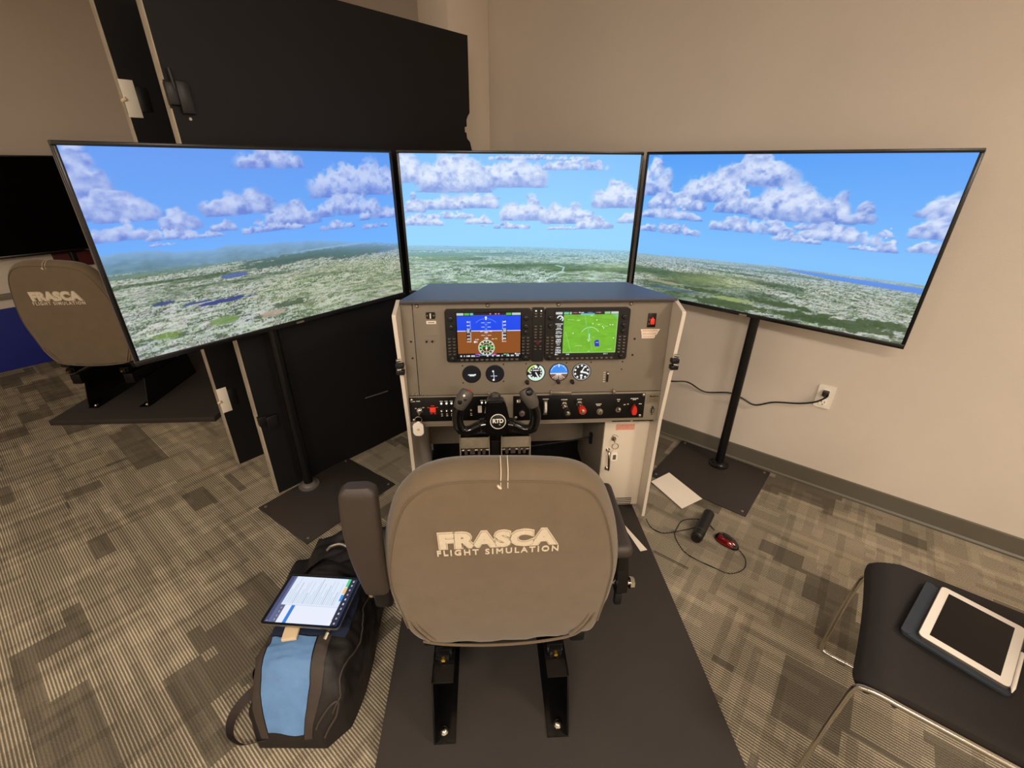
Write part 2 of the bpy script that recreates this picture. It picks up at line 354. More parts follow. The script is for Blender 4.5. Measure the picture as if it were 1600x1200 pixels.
# ------------------------------------------------------------ the pictures on the three large screens
CL = dict(
L=[(0.014, 0.232, 0.116, 0.276), (0.007, 0.193, 0.101, 0.21), (0.06, 0.292, 0.134, 0.127), (0.089, 0.327, 0.13, 0.141), (0.031, 0.315, 0.102, 0.049), (0.059, 0.411, 0.138, 0.092), (0.176, 0.427, 0.124, 0.066), (0.212, 0.386, 0.093, 0.121), (0.26, 0.436, 0.124, 0.046), (0.382, 0.335, 0.194, 0.165), (0.323, 0.411, 0.066, 0.071), (0.48, 0.44, 0.225, 0.064), (0.548, 0.418, 0.165, 0.156), (0.517, 0.097, 0.205, 0.13), (0.836, 0.271, 0.375, 0.267), (0.783, 0.389, 0.253, 0.157), (0.724, 0.469, 0.146, 0.065), (0.931, 0.433, 0.206, 0.1), (0.892, 0.49, 0.123, 0.046), (0.149, 0.453, 0.066, 0.022)],
M=[(0.042, 0.198, 0.176, 0.206), (0.224, 0.265, 0.248, 0.285), (0.453, 0.23, 0.25, 0.252), (0.15, 0.386, 0.195, 0.115), (0.298, 0.375, 0.197, 0.138), (0.045, 0.404, 0.076, 0.138), (0.076, 0.499, 0.169, 0.089), (0.197, 0.451, 0.198, 0.065), (0.317, 0.488, 0.121, 0.072), (0.518, 0.464, 0.201, 0.165), (0.46, 0.524, 0.152, 0.055), (0.706, 0.488, 0.189, 0.167), (0.679, 0.531, 0.132, 0.043), (0.825, 0.526, 0.155, 0.098), (0.927, 0.374, 0.211, 0.209), (0.985, 0.483, 0.096, 0.109), (0.728, 0.11, 0.292, 0.088), (0.568, 0.046, 0.444, 0.054), (0.338, 0.506, 0.029, 0.018)],
R=[(0.04, 0.278, 0.149, 0.295), (0.43, 0.19, 0.224, 0.227), (0.298, 0.301, 0.215, 0.216), (0.142, 0.365, 0.222, 0.14), (0.128, 0.431, 0.267, 0.096), (0.126, 0.53, 0.292, 0.082), (0.418, 0.361, 0.215, 0.127), (0.572, 0.383, 0.221, 0.252), (0.693, 0.379, 0.127, 0.19), (0.776, 0.366, 0.074, 0.171), (0.449, 0.474, 0.304, 0.108), (0.611, 0.503, 0.153, 0.062), (0.679, 0.428, 0.177, 0.059), (0.735, 0.478, 0.236, 0.103), (0.812, 0.509, 0.08, 0.038), (0.874, 0.508, 0.052, 0.086), (0.86, 0.428, 0.035, 0.073), (0.975, 0.313, 0.102, 0.188), (0.98, 0.491, 0.1, 0.07), (0.972, 0.419, 0.105, 0.126)])
# height of the land's edge along each screen (u, v)
HOR = dict(L=[(0, .458), (.08, .462), (.15, .478), (.25, .500), (.33, .488), (.42, .497), (.55, .505), (.7, .54), (.85, .58), (1, .612)],
           M=[(0, .64), (.2, .646), (.5, .655), (1, .688)], R=[(0, .70), (.3, .676), (.58, .657), (1, .650)])
def outside_view(k, wd=500, hg=282):
    im = Img(wd, hg); X, Y = im.X, im.Y; sc = {'L': 11, 'M': 23, 'R': 37}[k]
    top = {'L': (92, 152, 240), 'M': (122, 190, 252), 'R': (84, 158, 246)}[k]; low = {'L': (112, 178, 254), 'M': (150, 214, 255), 'R': (128, 194, 255)}[k]
    t = np.clip(Y / 0.6, 0, 1)[..., None]; im.a = (np.array(top) * (1 - t) + np.array(low) * t) / 255.0
    if k == 'M': im.mix(np.clip(.7 - np.hypot((X - .55) * 1.2, (Y - .42) * 1.6), 0, 1) * .5, (160, 220, 255))
    lit = {'L': (190, 206, 244), 'M': (222, 234, 254), 'R': (214, 226, 252)}[k]; shd = {'L': (100, 130, 214), 'M': (126, 156, 224), 'R': (104, 138, 216)}[k]
    rr = np.random.RandomState(sc)
    asp = 16 / 9.0
    for ci, (u, vb, cw, ch) in enumerate(sorted(CL[k], key=lambda c: c[1])):
        ch = ch * 1.22; cw = cw * 1.02
        x0, x1 = int(max(0, (u - cw * .7) * wd)), int(min(wd, (u + cw * .7) * wd)); y0, y1 = int(max(0, (vb - ch * 1.35) * hg)), int(min(hg, (vb + .03) * hg))
        if x1 - x0 < 2 or y1 - y0 < 2: continue
        xs, ys = X[y0:y1, x0:x1], Y[y0:y1, x0:x1]; sub = im.a[y0:y1, x0:x1]
        npf = int(34 + 150 * cw); big = min(ch * .40, cw * asp * .30)
        wob = (fbm(xs * 44, ys * 30, 5, sc + ci) - .5) * 1.15
        puffs = []
        for i in range(npf):
            a = rr.uniform(-1, 1); hm = (1 - abs(a) ** 2.4) * (0.28 + .80 * float(vnoise(np.array(a * 2.6 + 7 + ci), np.array(ci * 1.7), 3)))
            b = rr.uniform(0.0, 1) ** 1.1 * hm; r = big * (0.42 + .5 * rr.rand()) * (1 - .35 * b)
            puffs.append((u + a * cw * .46, vb - b * (ch - r) - r * .38, r))
        puffs.sort(key=lambda p: p[1])
        for px, pv, r in puffs:
            dx = (xs - px) * asp; dy = ys - pv; d = np.hypot(dx, dy) / r + wob * 0.9
            al = np.clip((1.0 - d) * 2.2, 0, 1) * (0.75 if k != 'R' else .8)
            al = al * np.clip((vb - ys + wob * .012) / .006, 0, 1)
            sh = np.clip(.54 - .52 * dy / r - .18 * dx / r + wob * 1.7, 0, 1) * np.clip(.42 + (vb - ys) / (ch * .55 + 1e-6), 0.0, 1.0)
            col = (np.array(shd) * (1 - sh[..., None]) + np.array(lit) * sh[..., None]) / 255.0
            sub[:] = sub * (1 - al[..., None]) + col * al[..., None]
    # land
    hz = np.interp(X, [p[0] for p in HOR[k]], [p[1] for p in HOR[k]]) + (fbm(X * 22, X * 0 + sc, 3, sc) - .5) * (.018 if k == 'L' else .003)
    flat = np.interp(X, [0, 1], {'L': (.535, .60), 'M': (.632, .655), 'R': (.66, .628)}[k])
    d = np.maximum(Y - flat, 0.012); dist = .12 / d; gx = (X - .5) * dist * 1.8 + {'L': 3, 'M': 13, 'R': 23}[k]; gz = dist * 1.6
    f1 = cell(gx * 24 + fbm(gx * 18, gz * 18, 2, 4) * 1.8, gz * 24 + fbm(gx * 18, gz * 18, 2, 9) * 1.8, 3); f2 = fbm(gx * 1.7, gz * 1.7, 4, 21); f3 = fbm(gx * 44, gz * 44, 3, 31)
    f4 = .55 * cell(gx * 70 + f3 * 3, gz * 70 + f3 * 2, 8) + .45 * cell(X * 240, Y * 200, 14); town = np.clip((fbm(gx * 2.1 + 40, gz * 2.1, 3, 51) - .42) * 5, 0, 1)
    if k == 'R': town = np.maximum(town, .6)
    pal = np.array([(168, 182, 156), (190, 198, 176), (142, 160, 124), (200, 202, 188), (118, 142, 110), (184, 190, 182), (154, 170, 146)]) / 255.0
    land = pal[(f1 * 6.99).astype(int)]
    land = land * (0.62 + .72 * f3[..., None])
    speck = np.where(f4 > .60, 1.0, 0)[..., None] * ((.75 if k == 'L' else .4) + (.25 if k == 'L' else .6) * town[..., None]); dkspeck = np.where(f4 < .30, 1.0, 0)[..., None] * (.35 + .65 * town[..., None])
    land = land * (1 - speck * .75) + np.array([.86, .90, .90]) * speck * .75
    land = land * (1 - dkspeck * .7) + np.array([.28, .38, .31]) * dkspeck * .7
    wood = np.clip((f2 - (.62 if k == 'L' else .56)) * 9, 0, 1)[..., None] * .75; land = land * (1 - wood) + np.array([.27, .40, .28]) * (.7 + .6 * f3[..., None]) * wood
    yel = np.clip((fbm(gx * .9 + 9, gz * .9, 3, 71) - .56) * 7, 0, 1)[..., None] * (.22 if k == 'L' else .45); land = land * (1 - yel) + np.array([.74, .78, .48]) * yel
    def fb(x, c, v): return np.clip((v - abs(x - c)) / (v * .5), 0, 1)
    def patch(u, v, ru, rv, col, al=.9, ns=.6):
        e = np.hypot((X - u) / ru, (Y - v) / rv) + (fbm(X * 60, Y * 90, 3, int(u * 99)) - .5) * ns; m = np.clip((1 - e) * 6, 0, 1)[..., None] * al
        land[:] = land * (1 - m) + np.array(col) / 255.0 * m
    if k == 'L':
        hill = np.clip((flat + .024 - Y) * 300, 0, 1)[..., None]; land = land * (1 - hill) + np.array([.46, .63, .70]) * (.85 + .25 * fbm(X * 50, Y * 60, 3, 16)[..., None]) * hill
        hill = np.clip((np.interp(X, [0, .15, .34, .6, 1], [.565, .560, .52, .53, .60]) + (fbm(X * 14, Y * 30, 3, 5) - .5) * .03 - Y) * 90, 0, 1)[..., None]
        hc = np.array([.42, .60, .66]) * (.82 + .3 * fbm(X * 40, Y * 70, 3, 6)[..., None]); land = land * (1 - hill) + hc * hill
        for a in ((.62, .600, .30, .020), (.85, .640, .22, .026), (.45, .622, .12, .016), (.72, .617, .26, .016)): patch(*a, (84, 116, 106), .9, 1.2)
        patch(.12, .575, .16, .014, (104, 142, 130), .8); patch(.75, .575, .25, .005, (176, 204, 208), .8); patch(.27, .598, .10, .005, (190, 208, 190), .8)
        patch(.32, .652, .045, .014, (84, 112, 190)); patch(.93, .655, .04, .006, (90, 120, 190)); patch(.105, .735, .035, .008, (66, 82, 160)); patch(.27, .782, .09, .012, (62, 78, 158), .95, .9); patch(.19, .765, .05, .006, (66, 82, 160))
        patch(.255, .895, .05, .026, (132, 168, 96), .85, .3); patch(.41, .92, .05, .02, (196, 172, 150), .8, .5); patch(.09, .905, .04, .02, (150, 186, 84), .6); patch(.55, .76, .03, .008, (150, 180, 110), .7)
        patch(.48, .88, .08, .02, (70, 92, 68), .7, 1.2)
    if k == 'M':
        patch(.12, .665, .22, .012, (130, 168, 190), .7); patch(.08, .715, .26, .022, (104, 140, 112), .7, 1.2); patch(.56, .80, .17, .012, (92, 122, 88), .75, 1.2); patch(.74, .845, .09, .010, (84, 114, 80), .75, 1.0); patch(.3, .72, .3, .008, (110, 142, 118), .6, 1.2)
        for a in ((.66, .80, .70, .82), (.70, .82, .695, .85), (.695, .85, .66, .88), (.66, .88, .57, .955)):
            n = abs((X - a[0]) * (a[3] - a[1]) - (Y - a[1]) * (a[2] - a[0])) / math.hypot(a[2] - a[0], a[3] - a[1]); m = ((n < .004) & (Y > a[1]) & (Y < a[3]))[..., None] * .7; land = land * (1 - m) + np.array([.86, .92, .95]) * m
    if k == 'R':
        wt = np.clip((X - .57) * 14, 0, 1) * np.clip((np.interp(X, [.57, .75, 1], [.668, .695, .705]) - Y) * 300, 0, 1) * np.clip((Y - np.interp(X, [.57, .75, 1], [.660, .668, .672])) * 400, 0, 1); wt = wt[..., None]; land = land * (1 - wt) + np.array([.30, .50, .88]) * wt
        for a in ((.83, .95, .16, .035), (.62, .90, .12, .018), (.95, .91, .10, .022), (.44, .965, .16, .03), (.33, .90, .10, .015), (.70, .955, .10, .03)): patch(*a, (76, 100, 62), .85, 1.3)
        patch(.44, .925, .09, .014, (178, 196, 118), .8, .8); patch(.16, .89, .09, .01, (206, 190, 150), .6, .8); patch(.2, .93, .15, .012, (78, 106, 150), .6, 1.0); patch(.05, .82, .08, .012, (90, 120, 90), .7)
    land = np.clip((land - .5) * 1.12 + .5, 0, 1) * {'L': .86, 'M': .93, 'R': .88}[k]
    gl = land.mean(-1, keepdims=True); land = gl + (land - gl) * .85
    if k == 'M': land = land * np.array([.93, 1.0, 1.0]) + .02
    hzc = {'L': (132, 178, 232), 'M': (150, 204, 244), 'R': (150, 186, 214)}[k]
    ha = np.clip(1 - (Y - hz) / {'L': .16, 'M': .20, 'R': .14}[k], 0, 1)[..., None] ** 2 * .85
    land = land * (1 - ha) + np.array(hzc) / 255.0 * ha
    if k == 'R': land = land * (1 - wt * .75) + np.array([.34, .56, .93]) * wt * .75
    m = np.clip((Y - hz) * 260, 0, 1)[..., None]; im.a = im.a * (1 - m) + np.clip(land, 0, 1) * m
    return im.a

# ------------------------------------------------------------ SETTING (room frame: a along the right wall, b away from the camera)
def room(a, b, z=0): return E1 * a + E2 * b + Vector((0, 0, z))
RM = Matrix.Rotation(WALL_YAW, 4, 'Z')
A0, A1, B0, B1 = -5.32, 3.7, -4.0, 2.532
def wallbox(name, a0, a1, b0, b1, z0, z1, m, bev=0.0):
    return solo(name, MB().box(a0, a1, b0, b1, z0, z1, bev), m, (0, 0, 0), (0, 0, 0), WALL_YAW, kind='structure')
wallbox('floor', A0 - .1, A1 + .1, B0 - .1, B1 + .1, -0.05, 0.0, 'carpet')
wallbox('ceiling', A0 - .1, A1 + .1, B0 - .1, B1 + .1, CEIL, CEIL + .05, 'ceil')
wallbox('wall_right', A0 - .1, A1 + .1, B1, B1 + .1, 0, CEIL, 'wall')
wallbox('wall_left', A0 - .1, A0, B0 - .1, B1, 0, CEIL, 'wall')
wallbox('wall_back', A0, A1 + .1, B0 - .1, B0, 0, CEIL, 'wall')
wallbox('wall_side', A1, A1 + .1, B0, B1, 0, CEIL, 'wall')
wallbox('wall_pilaster', -2.44, -2.20, 2.196, B1, 0, CEIL, 'pilaster', 0.004)
def basebd(name, a0, a1, b0, b1, along):
    mb = MB(); h = .098
    if along == 'a': mb.prism([(b1, 0), (b0, 0), (b0, .008), (b0 + (b1 - b0) * .45, .016), (b0 + (b1 - b0) * .55, h - .004), (b1, h)], a0, a1, 'yz')
    else: mb.prism([(a1, 0), (a0, 0), (a0, .008), (a0 + (a1 - a0) * .45, .016), (a0 + (a1 - a0) * .55, h - .004), (a1, h)], b0, b1, 'xz')
    return solo(name, mb, 'base', (0, 0, 0), (0, 0, 0), WALL_YAW, kind='structure')
basebd('baseboard_right', -2.20, A1, B1 - .016, B1, 'a')
basebd('baseboard_far', A0, -2.44, B1 - .016, B1, 'a')
basebd('baseboard_left', A0 + .016, A0, B0, B1, 'b')
# blue dado panels on the far left wall and the grey rail above them
for i, (b0, b1) in enumerate([(-3.2, -2.0), (-1.99, -.79), (-.78, .42), (.43, 1.63)]):
    o = solo('blue_wall_panel', MB().box(A0 + .0005, A0 + .022, b0, b1, .0, .487, .004), 'blue', (A0, (b0 + b1) / 2, 0), room(A0, (b0 + b1) / 2), WALL_YAW,
         ['blue fabric wall panel, the one farthest from the screens along the left wall', 'blue fabric wall panel low on the left wall, beside the far one', 'royal blue fabric panel low on the left wall behind the far seat', 'blue fabric wall panel at the screen end of the left wall'][i], 'wall panel', 'blue panels low on the left wall')
wallbox('trim_1', A0, A0 + .02, B0, B1, .555, .60, 'trimg', .003)
for i, (x, y, p) in enumerate(LAMPS):
    t = root('ceiling_light', (0, 0, 0), (x, y, CEIL), WALL_YAW, ['ceiling light panel behind the guest chair', 'ceiling light panel over the open carpet behind the viewer', 'ceiling light panel by the back wall', 'ceiling light panel over the far left bay', 'ceiling light panel near the left wall, behind the viewer'][i], 'ceiling light', 'ceiling light panels out of frame')
    mb = MB()
    for bx in ((-.62, .62, -.32, -.285), (-.62, .62, .285, .32), (-.62, -.585, -.285, .285), (.585, .62, -.285, .285)): mb.box(*bx, -.03, 0, .003)
    part('light_frame', mb, 'white', t); part('diffuser', MB().box(-.584, .584, -.284, .284, -.02, -.008), 'lens', t)

# small scuff on the right wall and the outlet
t = root('wall_outlet', (0, 0, 0), (1.555, 1.997, .454), WALL_YAW, 'white double outlet plate low on the beige wall, black plug in it', 'outlet')
part('cover_plate', MB().rrect(-.036, .036, .0, .12, .005, -.006, 0), 'white', t)
for z in (.030, .086): part('receptacle', MB().rrect(-.017, .017, z - .015, z + .015, .010, -.009, -.005), 'tabwhite', t)
mb = MB()
mb.box(-.008, -.005, -.0095, -.0085, .028, .037); mb.box(.005, .008, -.0095, -.0085, .028, .037); mb.cyl((0, -.0096, .020), (0, -.0085, .020), .003, seg=10)
mb.cyl((0, -.0075, .058), (0, -.0055, .058), .003, seg=10)
part('slot', mb, 'plastic', t, kind='stuff')

# ------------------------------------------------------------ three televisions on floor stands
def post_tv(kind, cx, cy, yaw, lab, cat, lit=True, top=1.588, group=None):
    t = root('television', (0, 0, .89), (cx, cy, .89), yaw, lab, cat, group)
    z0, z1 = top - .6804, top
    mb = MB(); e = .013
    mb.box(-.6048 - e, .6048 + e, -.004, .020, z1, z1 + e, .002); mb.box(-.6048 - e, .6048 + e, -.004, .020, z0 - .019, z0, .002)
    mb.box(-.6048 - e, -.6048, -.004, .020, z0, z1, .002); mb.box(.6048, .6048 + e, -.004, .020, z0, z1, .002)
    part('bezel', mb, 'bezel', t)
    mb = MB(); mb.box(-.612, .612, .018, .026, z0 - .014, z1 + .008, .003); mb.box(-.45, .45, .025, .029, z0 + .02, z0 + .44, .001)
    part('back_cover', mb, 'blackm', t)
    mb = MB()
    mb.box(-.6178, -.6183, .006, .018, z0 - .01, z1 + .006)
    mb.box(.6178, .6183, .006, .018, z0 - .01, z1 + .006); mb.box(-.616, .616, .006, .018, z1 + e, z1 + e + .0006)
    part('side_trim', mb, 'greyp', t)
    if lit: raster_part('screen', outside_view(kind), -.6048, .6048, z0, z1, 0.0, 'screen', t)
    else: part('screen', MB().box(-.6048, .6048, 0, .004, z0, z1), 'glass', t)
    mb = MB(); mb.rrect(-.018, .018, z0 - .0165, z0 - .0085, .003, -.006, -.0035); part('maker_badge', mb, 'screw', t)
    return t
def tv_stand(px, py, plate_c, plate_yaw, pl, pw, tv_yaw, lab, group=None, htop=1.38):
    t = root('television_stand', (0, 0, 0), (px, py, 0), 0, lab, 'stand', group)
    dx, dy = plate_c[0] - px, plate_c[1] - py
    T = Matrix.Translation((dx, dy, 0)) @ Matrix.Rotation(plate_yaw, 4, 'Z')
    part('floor_plate', MB(T).box(-pl / 2, pl / 2, -pw / 2, pw / 2, .001, .008, .002), 'plate', t)
    mb = MB(T)
    for sx in (-1, 1):
        for sy in (-1, 1): mb.lathe([(.007, 0), (.007, .003), (.003, .005)], (sx * (pl / 2 - .025), sy * (pw / 2 - .025), .008), 10)
    part('plate_screw', mb, 'screw', t, kind='stuff')
    part('flange', MB().lathe([(.052, .008), (.052, .016), (.040, .019), (.034, .026), (.027, .030), (.0225, .032)], seg=28), 'greyp' if 'left' in lab else 'blackm', t)
    part('post', MB().cyl((0, 0, .02), (0, 0, htop), .0222, seg=28), 'blackm', t)
    mb = MB(Matrix.Rotation(tv_yaw, 4, 'Z')); mb.box(-.11, .11, -.0235, -.0215, 1.08, 1.32, .0005); mb.cyl((0, 0, 1.10), (0, 0, 1.13), .030); mb.cyl((0, 0, 1.27), (0, 0, 1.30), .030)
    part('mount_bracket', mb, 'blackm', t); return t
def tvpos(x, y, yaw): return x + .6048 * math.cos(yaw), y + .6048 * math.sin(yaw)
TVS = dict(L=(-1.33011, 1.48491, .92389), M=(-.56205, 2.48933, .05973), R=(.67853, 2.53292, -.76451))
for k, lb in (('L', 'left large television showing clouds, hills and two small dark blue lakes'), ('M', 'middle large television showing clouds above a winding pale river'), ('R', 'right large television showing clouds and a long blue bay on the horizon')):
    x, y, a = TVS[k]; cx, cy = tvpos(x, y, a); post_tv(k, cx, cy, a, lb, 'television', group='three televisions showing the flight view')
tv_stand(-1.071, 1.916, (-.937, 1.837), .962, .52, .41, .924, 'black pole stand of the left television on a brown floor plate')
tv_stand(1.183, 2.125, (1.102, 2.037), -.706, .50, .46, -.7645, 'black pole stand of the right television close to the beige wall')
mx, my = tvpos(*TVS['M']); tv_stand(mx - .054 * math.sin(.0597), my + .054, (mx, my + .03), .06, .50, .34, .0597, 'black pole stand hidden behind the simulator under the middle television')

# ------------------------------------------------------------ simulator frame: x right, y away, turned 0.06
YAW = 0.06
def W(x, y, z=0): return Vector((math.cos(YAW) * (x + .2) - math.sin(YAW) * y, math.sin(YAW) * (x + .2) + math.cos(YAW) * y, z))
PT = .036
plat = solo('simulator_platform', MB().box(-.535, .500, .57, 2.235, 0, PT, .003), 'plat', (0, 1.5, 0), W(0, 1.5), YAW,
            'large black rubber-topped platform under the pilot seat and instrument console', 'platform')

# ------------------------------------------------------------ instrument console
con = root('simulator_console', (0, 1.6, PT), W(0, 1.6, PT), YAW, 'grey flight simulator console with two glass displays, gauges and black yoke', 'console')
prof = [(1.625, PT), (1.617, .575), (1.570, 1.052), (1.574, 1.060), (1.680, 1.086), (1.72, 1.070), (1.90, .99), (2.15, .86), (2.15, PT)]
for s, x0, x1 in ((-1, -.535, -.521), (1, .521, .535)):
    sp = part('side_panel', MB().prism(prof, x0, x1, 'yz'), 'sidew', con)
    mb = MB()
    for z in (.835, .862): mb.box(min(s * .512, s * .543), max(s * .512, s * .543), 1.568, 1.592, z - .009, z + .009, .003)
    l = part('draw_latch', mb, 'plastic', sp, 'black draw latch')
    mb = MB(); mb.cyl((s * .524, 1.574, .848), (s * .538, 1.566, .848), .006, seg=12); mb.cyl((s * .524, 1.580, .884), (s * .538, 1.572, .884), .006, seg=12)
    part('latch_pin', mb, 'screw', sp, kind='stuff')
TH = .0731
MP = Matrix.Translation((0, 1.635, .575)) @ Matrix.Rotation(-TH, 4, 'X')
def pm(): return MB(MP)
Z = lambda z: z - .575
# sheets of the panel, joints left open
part('main_panel', pm().box(-.475, .520, 0, .004, Z(.700), Z(1.082), .001), 'panel', con)
part('filler_strip', pm().box(-.520, -.478, 0, .004, Z(.700), Z(1.082), .001), 'panel', con)
mb = pm(); mb.box(-.520, .520, 0, .004, Z(.566), Z(.697), .001); mb.box(-.520, .520, -.002, .02, Z(.560), Z(.566))
part('lower_panel', mb, 'panel', con)
mb = pm(); mb.box(.325, .405, -.0025, .001, Z(.5600), Z(.5655)); mb.box(.415, .505, -.0025, .001, Z(.5600), Z(.5655))
part('cable_slot', mb, 'plastic', con)
part('instrument_housing', MB().box(-.40, .40, 1.68, 2.02, .60, 1.060, .004), 'foot', con)
mb = MB(); mb.prism([(-.518, 1.655), (.530, 1.655), (.405, 1.915), (-.435, 1.915)], 1.078, 1.090)
mb.box(-.518, .530, 1.650, 1.657, 1.077, 1.090, .002)
part('glare_shield', mb, 'hood', con, 'dark padded glare shield reflecting the blue screens')
mb = pm()
for x in (-.459, -.194, .076, .358): mb.tube([(x, 0, Z(1.066)), (x, -.003, Z(1.066)), (x, -.006, Z(1.066))], [.0075, .0072, .004], 14)
for x, z in ((-.506, .706), (-.489, .706), (-.466, .706)): mb.tube([(x, 0, Z(z)), (x, -.003, Z(z)), (x, -.006, Z(z))], [.006, .0058, .003], 12)
part('panel_screw', mb, 'screw', con, kind='stuff')
mb = pm()
for x, z, r in ((-.492, .927, .0042), (-.491, .860, .0042), (.386, .925, .0045), (.384, .858, .0045), (.346, .830, .0032), (.345, .798, .0028),
                (-.298, .825, .003), (-.298, .752, .003), (-.135, .828, .003), (-.135, .755, .003), (.030, .829, .003) if False else (-.045, .829, .003), (.118, .830, .003), (.218, .830, .003)):
    mb.cyl((x, .001, Z(z)), (x, -.0008, Z(z)), r, seg=12)
part('screw_hole', mb, 'plastic', con, kind='stuff')
for x in (-.197, .058, .318):
    mb = pm(); mb.box(x - .003, x + .003, -.012, 0, Z(.692), Z(.712), .001); mb.box(x + .001, x + (.085 if x > 0 and x < .1 else .008), -.012, -.009, Z(.695), Z(.708), .001)
    part('panel_catch', mb, 'screw', con)

def word_mb(mb, x, z, wd, h=.0035, y=-.0006, gap=.0045, seed=0):
    r = random.Random(int(x * 1e4) + seed); a = x - wd / 2
    while a < x + wd / 2 - .001:
        b = min(a + gap * r.uniform(.55, .85), x + wd / 2); mb.box(a, b, y - .0004, y, z - h / 2, z + h / 2); a = b + gap * .25
def glass_unit(x0, x1, name, lab, img, sx0, sx1, flip):
    z0, z1 = .848, 1.054
    g = part(name, pm().rrect(x0, x1, Z(z0), Z(z1), .010, -.022, 0, seg=4), 'plastic', con, lab)
    mb = pm(); t = .004
    mb.box(sx0 - t, sx1 + t, -.0245, -.0215, Z(1.0425), Z(1.0455)); mb.box(sx0 - t, sx1 + t, -.0245, -.0215, Z(.8635), Z(.8665))
    mb.box(sx0 - t, sx0 - .001, -.0245, -.0215, Z(.8635), Z(1.0455)); mb.box(sx1 + .001, sx1 + t, -.0245, -.0215, Z(.8635), Z(1.0455))
    part('screen_frame', mb, 'gloss', g)
    raster_part('display_screen', img, sx0, sx1, Z(.867), Z(1.042), -.0225, 'screen', g, T=MP)
    mb = pm()
    for i in range(12):
        x = sx0 + (sx1 - sx0) * (i + .7) / 12.4; mb.box(x - .006, x + .006, -.0245, -.022, Z(.8525), Z(.8600), .001)
    part('softkey', mb, 'greyp', g, kind='stuff')
    mb = pm()
    for i in range(12):
        x = sx0 + (sx1 - sx0) * (i + .7) / 12.4; mb.box(x - .0016, x + .0016, -.0249, -.0245, Z(.8550), Z(.8575))
    for cx in (x0 + .013, x1 - .013 - .012):
        pass
    # printed legends beside the keys
    for side, cx in ((0, (x0 + sx0) / 2), (1, (x1 + sx1) / 2)):
        for i in range(6):
            for dx in (-.009, .009): word_mb(mb, cx + dx, Z(.942 - i * .0125), .009, .0032, -.0238)
    part('key_legend', mb, 'tabwhite' if False else 'screw', g, kind='stuff')
    mb = pm()
    for side, cx in ((0, (x0 + sx0) / 2), (1, (x1 + sx1) / 2)):
        for i in range(6):
            for dx in (-.009, .009): mb.box(cx + dx - .007, cx + dx + .007, -.0236, -.022, Z(.942 - i * .0125) - .0045, Z(.942 - i * .0125) + .0045, .001)
    part('bezel_key', mb, 'plastic', g, kind='stuff')
    for cx, zz, r in (((x0 + sx0) / 2, 1.020, .009), ((x1 + sx1) / 2, 1.020, .009), ((x0 + sx0) / 2, .988, .009), ((x1 + sx1) / 2, .988, .009), ((x1 + sx1) / 2, .965, .008), ((x1 + sx1) / 2, .862, .009), ((x0 + sx0) / 2, .862, .009)):
        mb = pm(); mb.tube([(cx, -.022, Z(zz)), (cx, -.032, Z(zz)), (cx, -.033, Z(zz)), (cx, -.040, Z(zz)), (cx, -.041, Z(zz))], [r, r * .95, r * .6, r * .55, r * .4], 16)
        part('knob', mb, 'plastic', g)
    return g
# the flight display
WH = (245, 248, 250)
P = Img(166, 120, (0, 70, 235))
P.rect(0, 0, 1, .075, (6, 8, 20)); P.rect(0, .40, 1, 1, (140, 76, 26)); P.rect(0, .392, 1, .412, (225, 232, 250))
P.rect(0, .905, 1, 1, (6, 6, 14))
for x0, x1, c in ((0, .11, (205, 235, 225)), (.12, .20, (90, 200, 90)), (.21, .26, (120, 215, 200)), (.77, .85, (90, 205, 90)), (.86, 1, (205, 232, 228))): P.rect(x0, .008, x1, .062, c, .9)
for x in (.53, .61, .66): P.blob(x, .03, .03, .028, (240, 140, 200))
P.rect(.26, .06, .77, .07, (90, 120, 255))
for x, d in ((.215, -1), (.71, 1)):
    P.rect(min(x, x + d * .07), .42, max(x, x + d * .07), .60, (46, 32, 30), .85)
    P.line(x + .005 * d, .18, x + .005 * d, .62, .004, (210, 225, 255)); P.rect(x - .004, .42, x + .004, .62, WH, .8)
    for i, z in enumerate((.20, .275, .36, .43, .50, .575)): P.blob(x + d * .035, z, .045, .03, WH)
    P.rect(min(x, x + d * .075), .365, max(x, x + d * .075), .425, (20, 20, 24)); P.blob(x + d * .04, .395, .05, .045, WH); P.blob(x + d * .03, .64, .07, .022, WH)
P.ring(.455, .44, .31, .008, (190, 210, 255), PI * .25, PI * .75, .7); P.disc(.455, .105, .022, WH); P.disc(.455, .145, .016, WH)
for z, hw in ((.22, .07), (.315, .07), (.50, .075)): P.line(.455 - hw, z, .455 - hw * .35, z, .006, WH, .9); P.line(.455 + hw * .35, z, .455 + hw, z, .006, WH, .9)
for z in (.26, .36, .45): P.line(.455 - .02, z, .455 + .02, z, .005, (200, 215, 255), .8)
P.line(.455, .2, .455, .55, .003, (170, 195, 255), .6); P.line(.37, .415, .41, .402, .009, WH); P.line(.54, .415, .50, .402, .009, WH); P.line(.43, .43, .48, .43, .008, WH)
P.disc(.455, .78, .165, (40, 42, 24), .75); P.ring(.455, .78, .168, .022, (225, 228, 205)); P.ring(.455, .78, .10, .016, (200, 215, 170))
for i in range(12):
    a = i * PI / 6; P.disc(.455 + math.sin(a) * .14 * .72, .78 - math.cos(a) * .14, .016, WH)
P.line(.38, .745, .53, .745, .011, (70, 215, 90)); P.line(.34, .785, .385, .785, .013, (110, 230, 120)); P.line(.525, .785, .585, .785, .013, (110, 230, 120)); P.disc(.455, .79, .025, (250, 250, 215)); P.line(.455, .72, .455, .86, .006, WH); P.disc(.46, .865, .012, (240, 110, 60))
P.blob(.455, .565, .06, .035, WH); P.blob(.31, .59, .07, .022, WH); P.blob(.29, .645, .06, .05, WH); P.blob(.565, .58, .04, .02, WH); P.blob(.61, .578, .04, .024, (140, 225, 70))
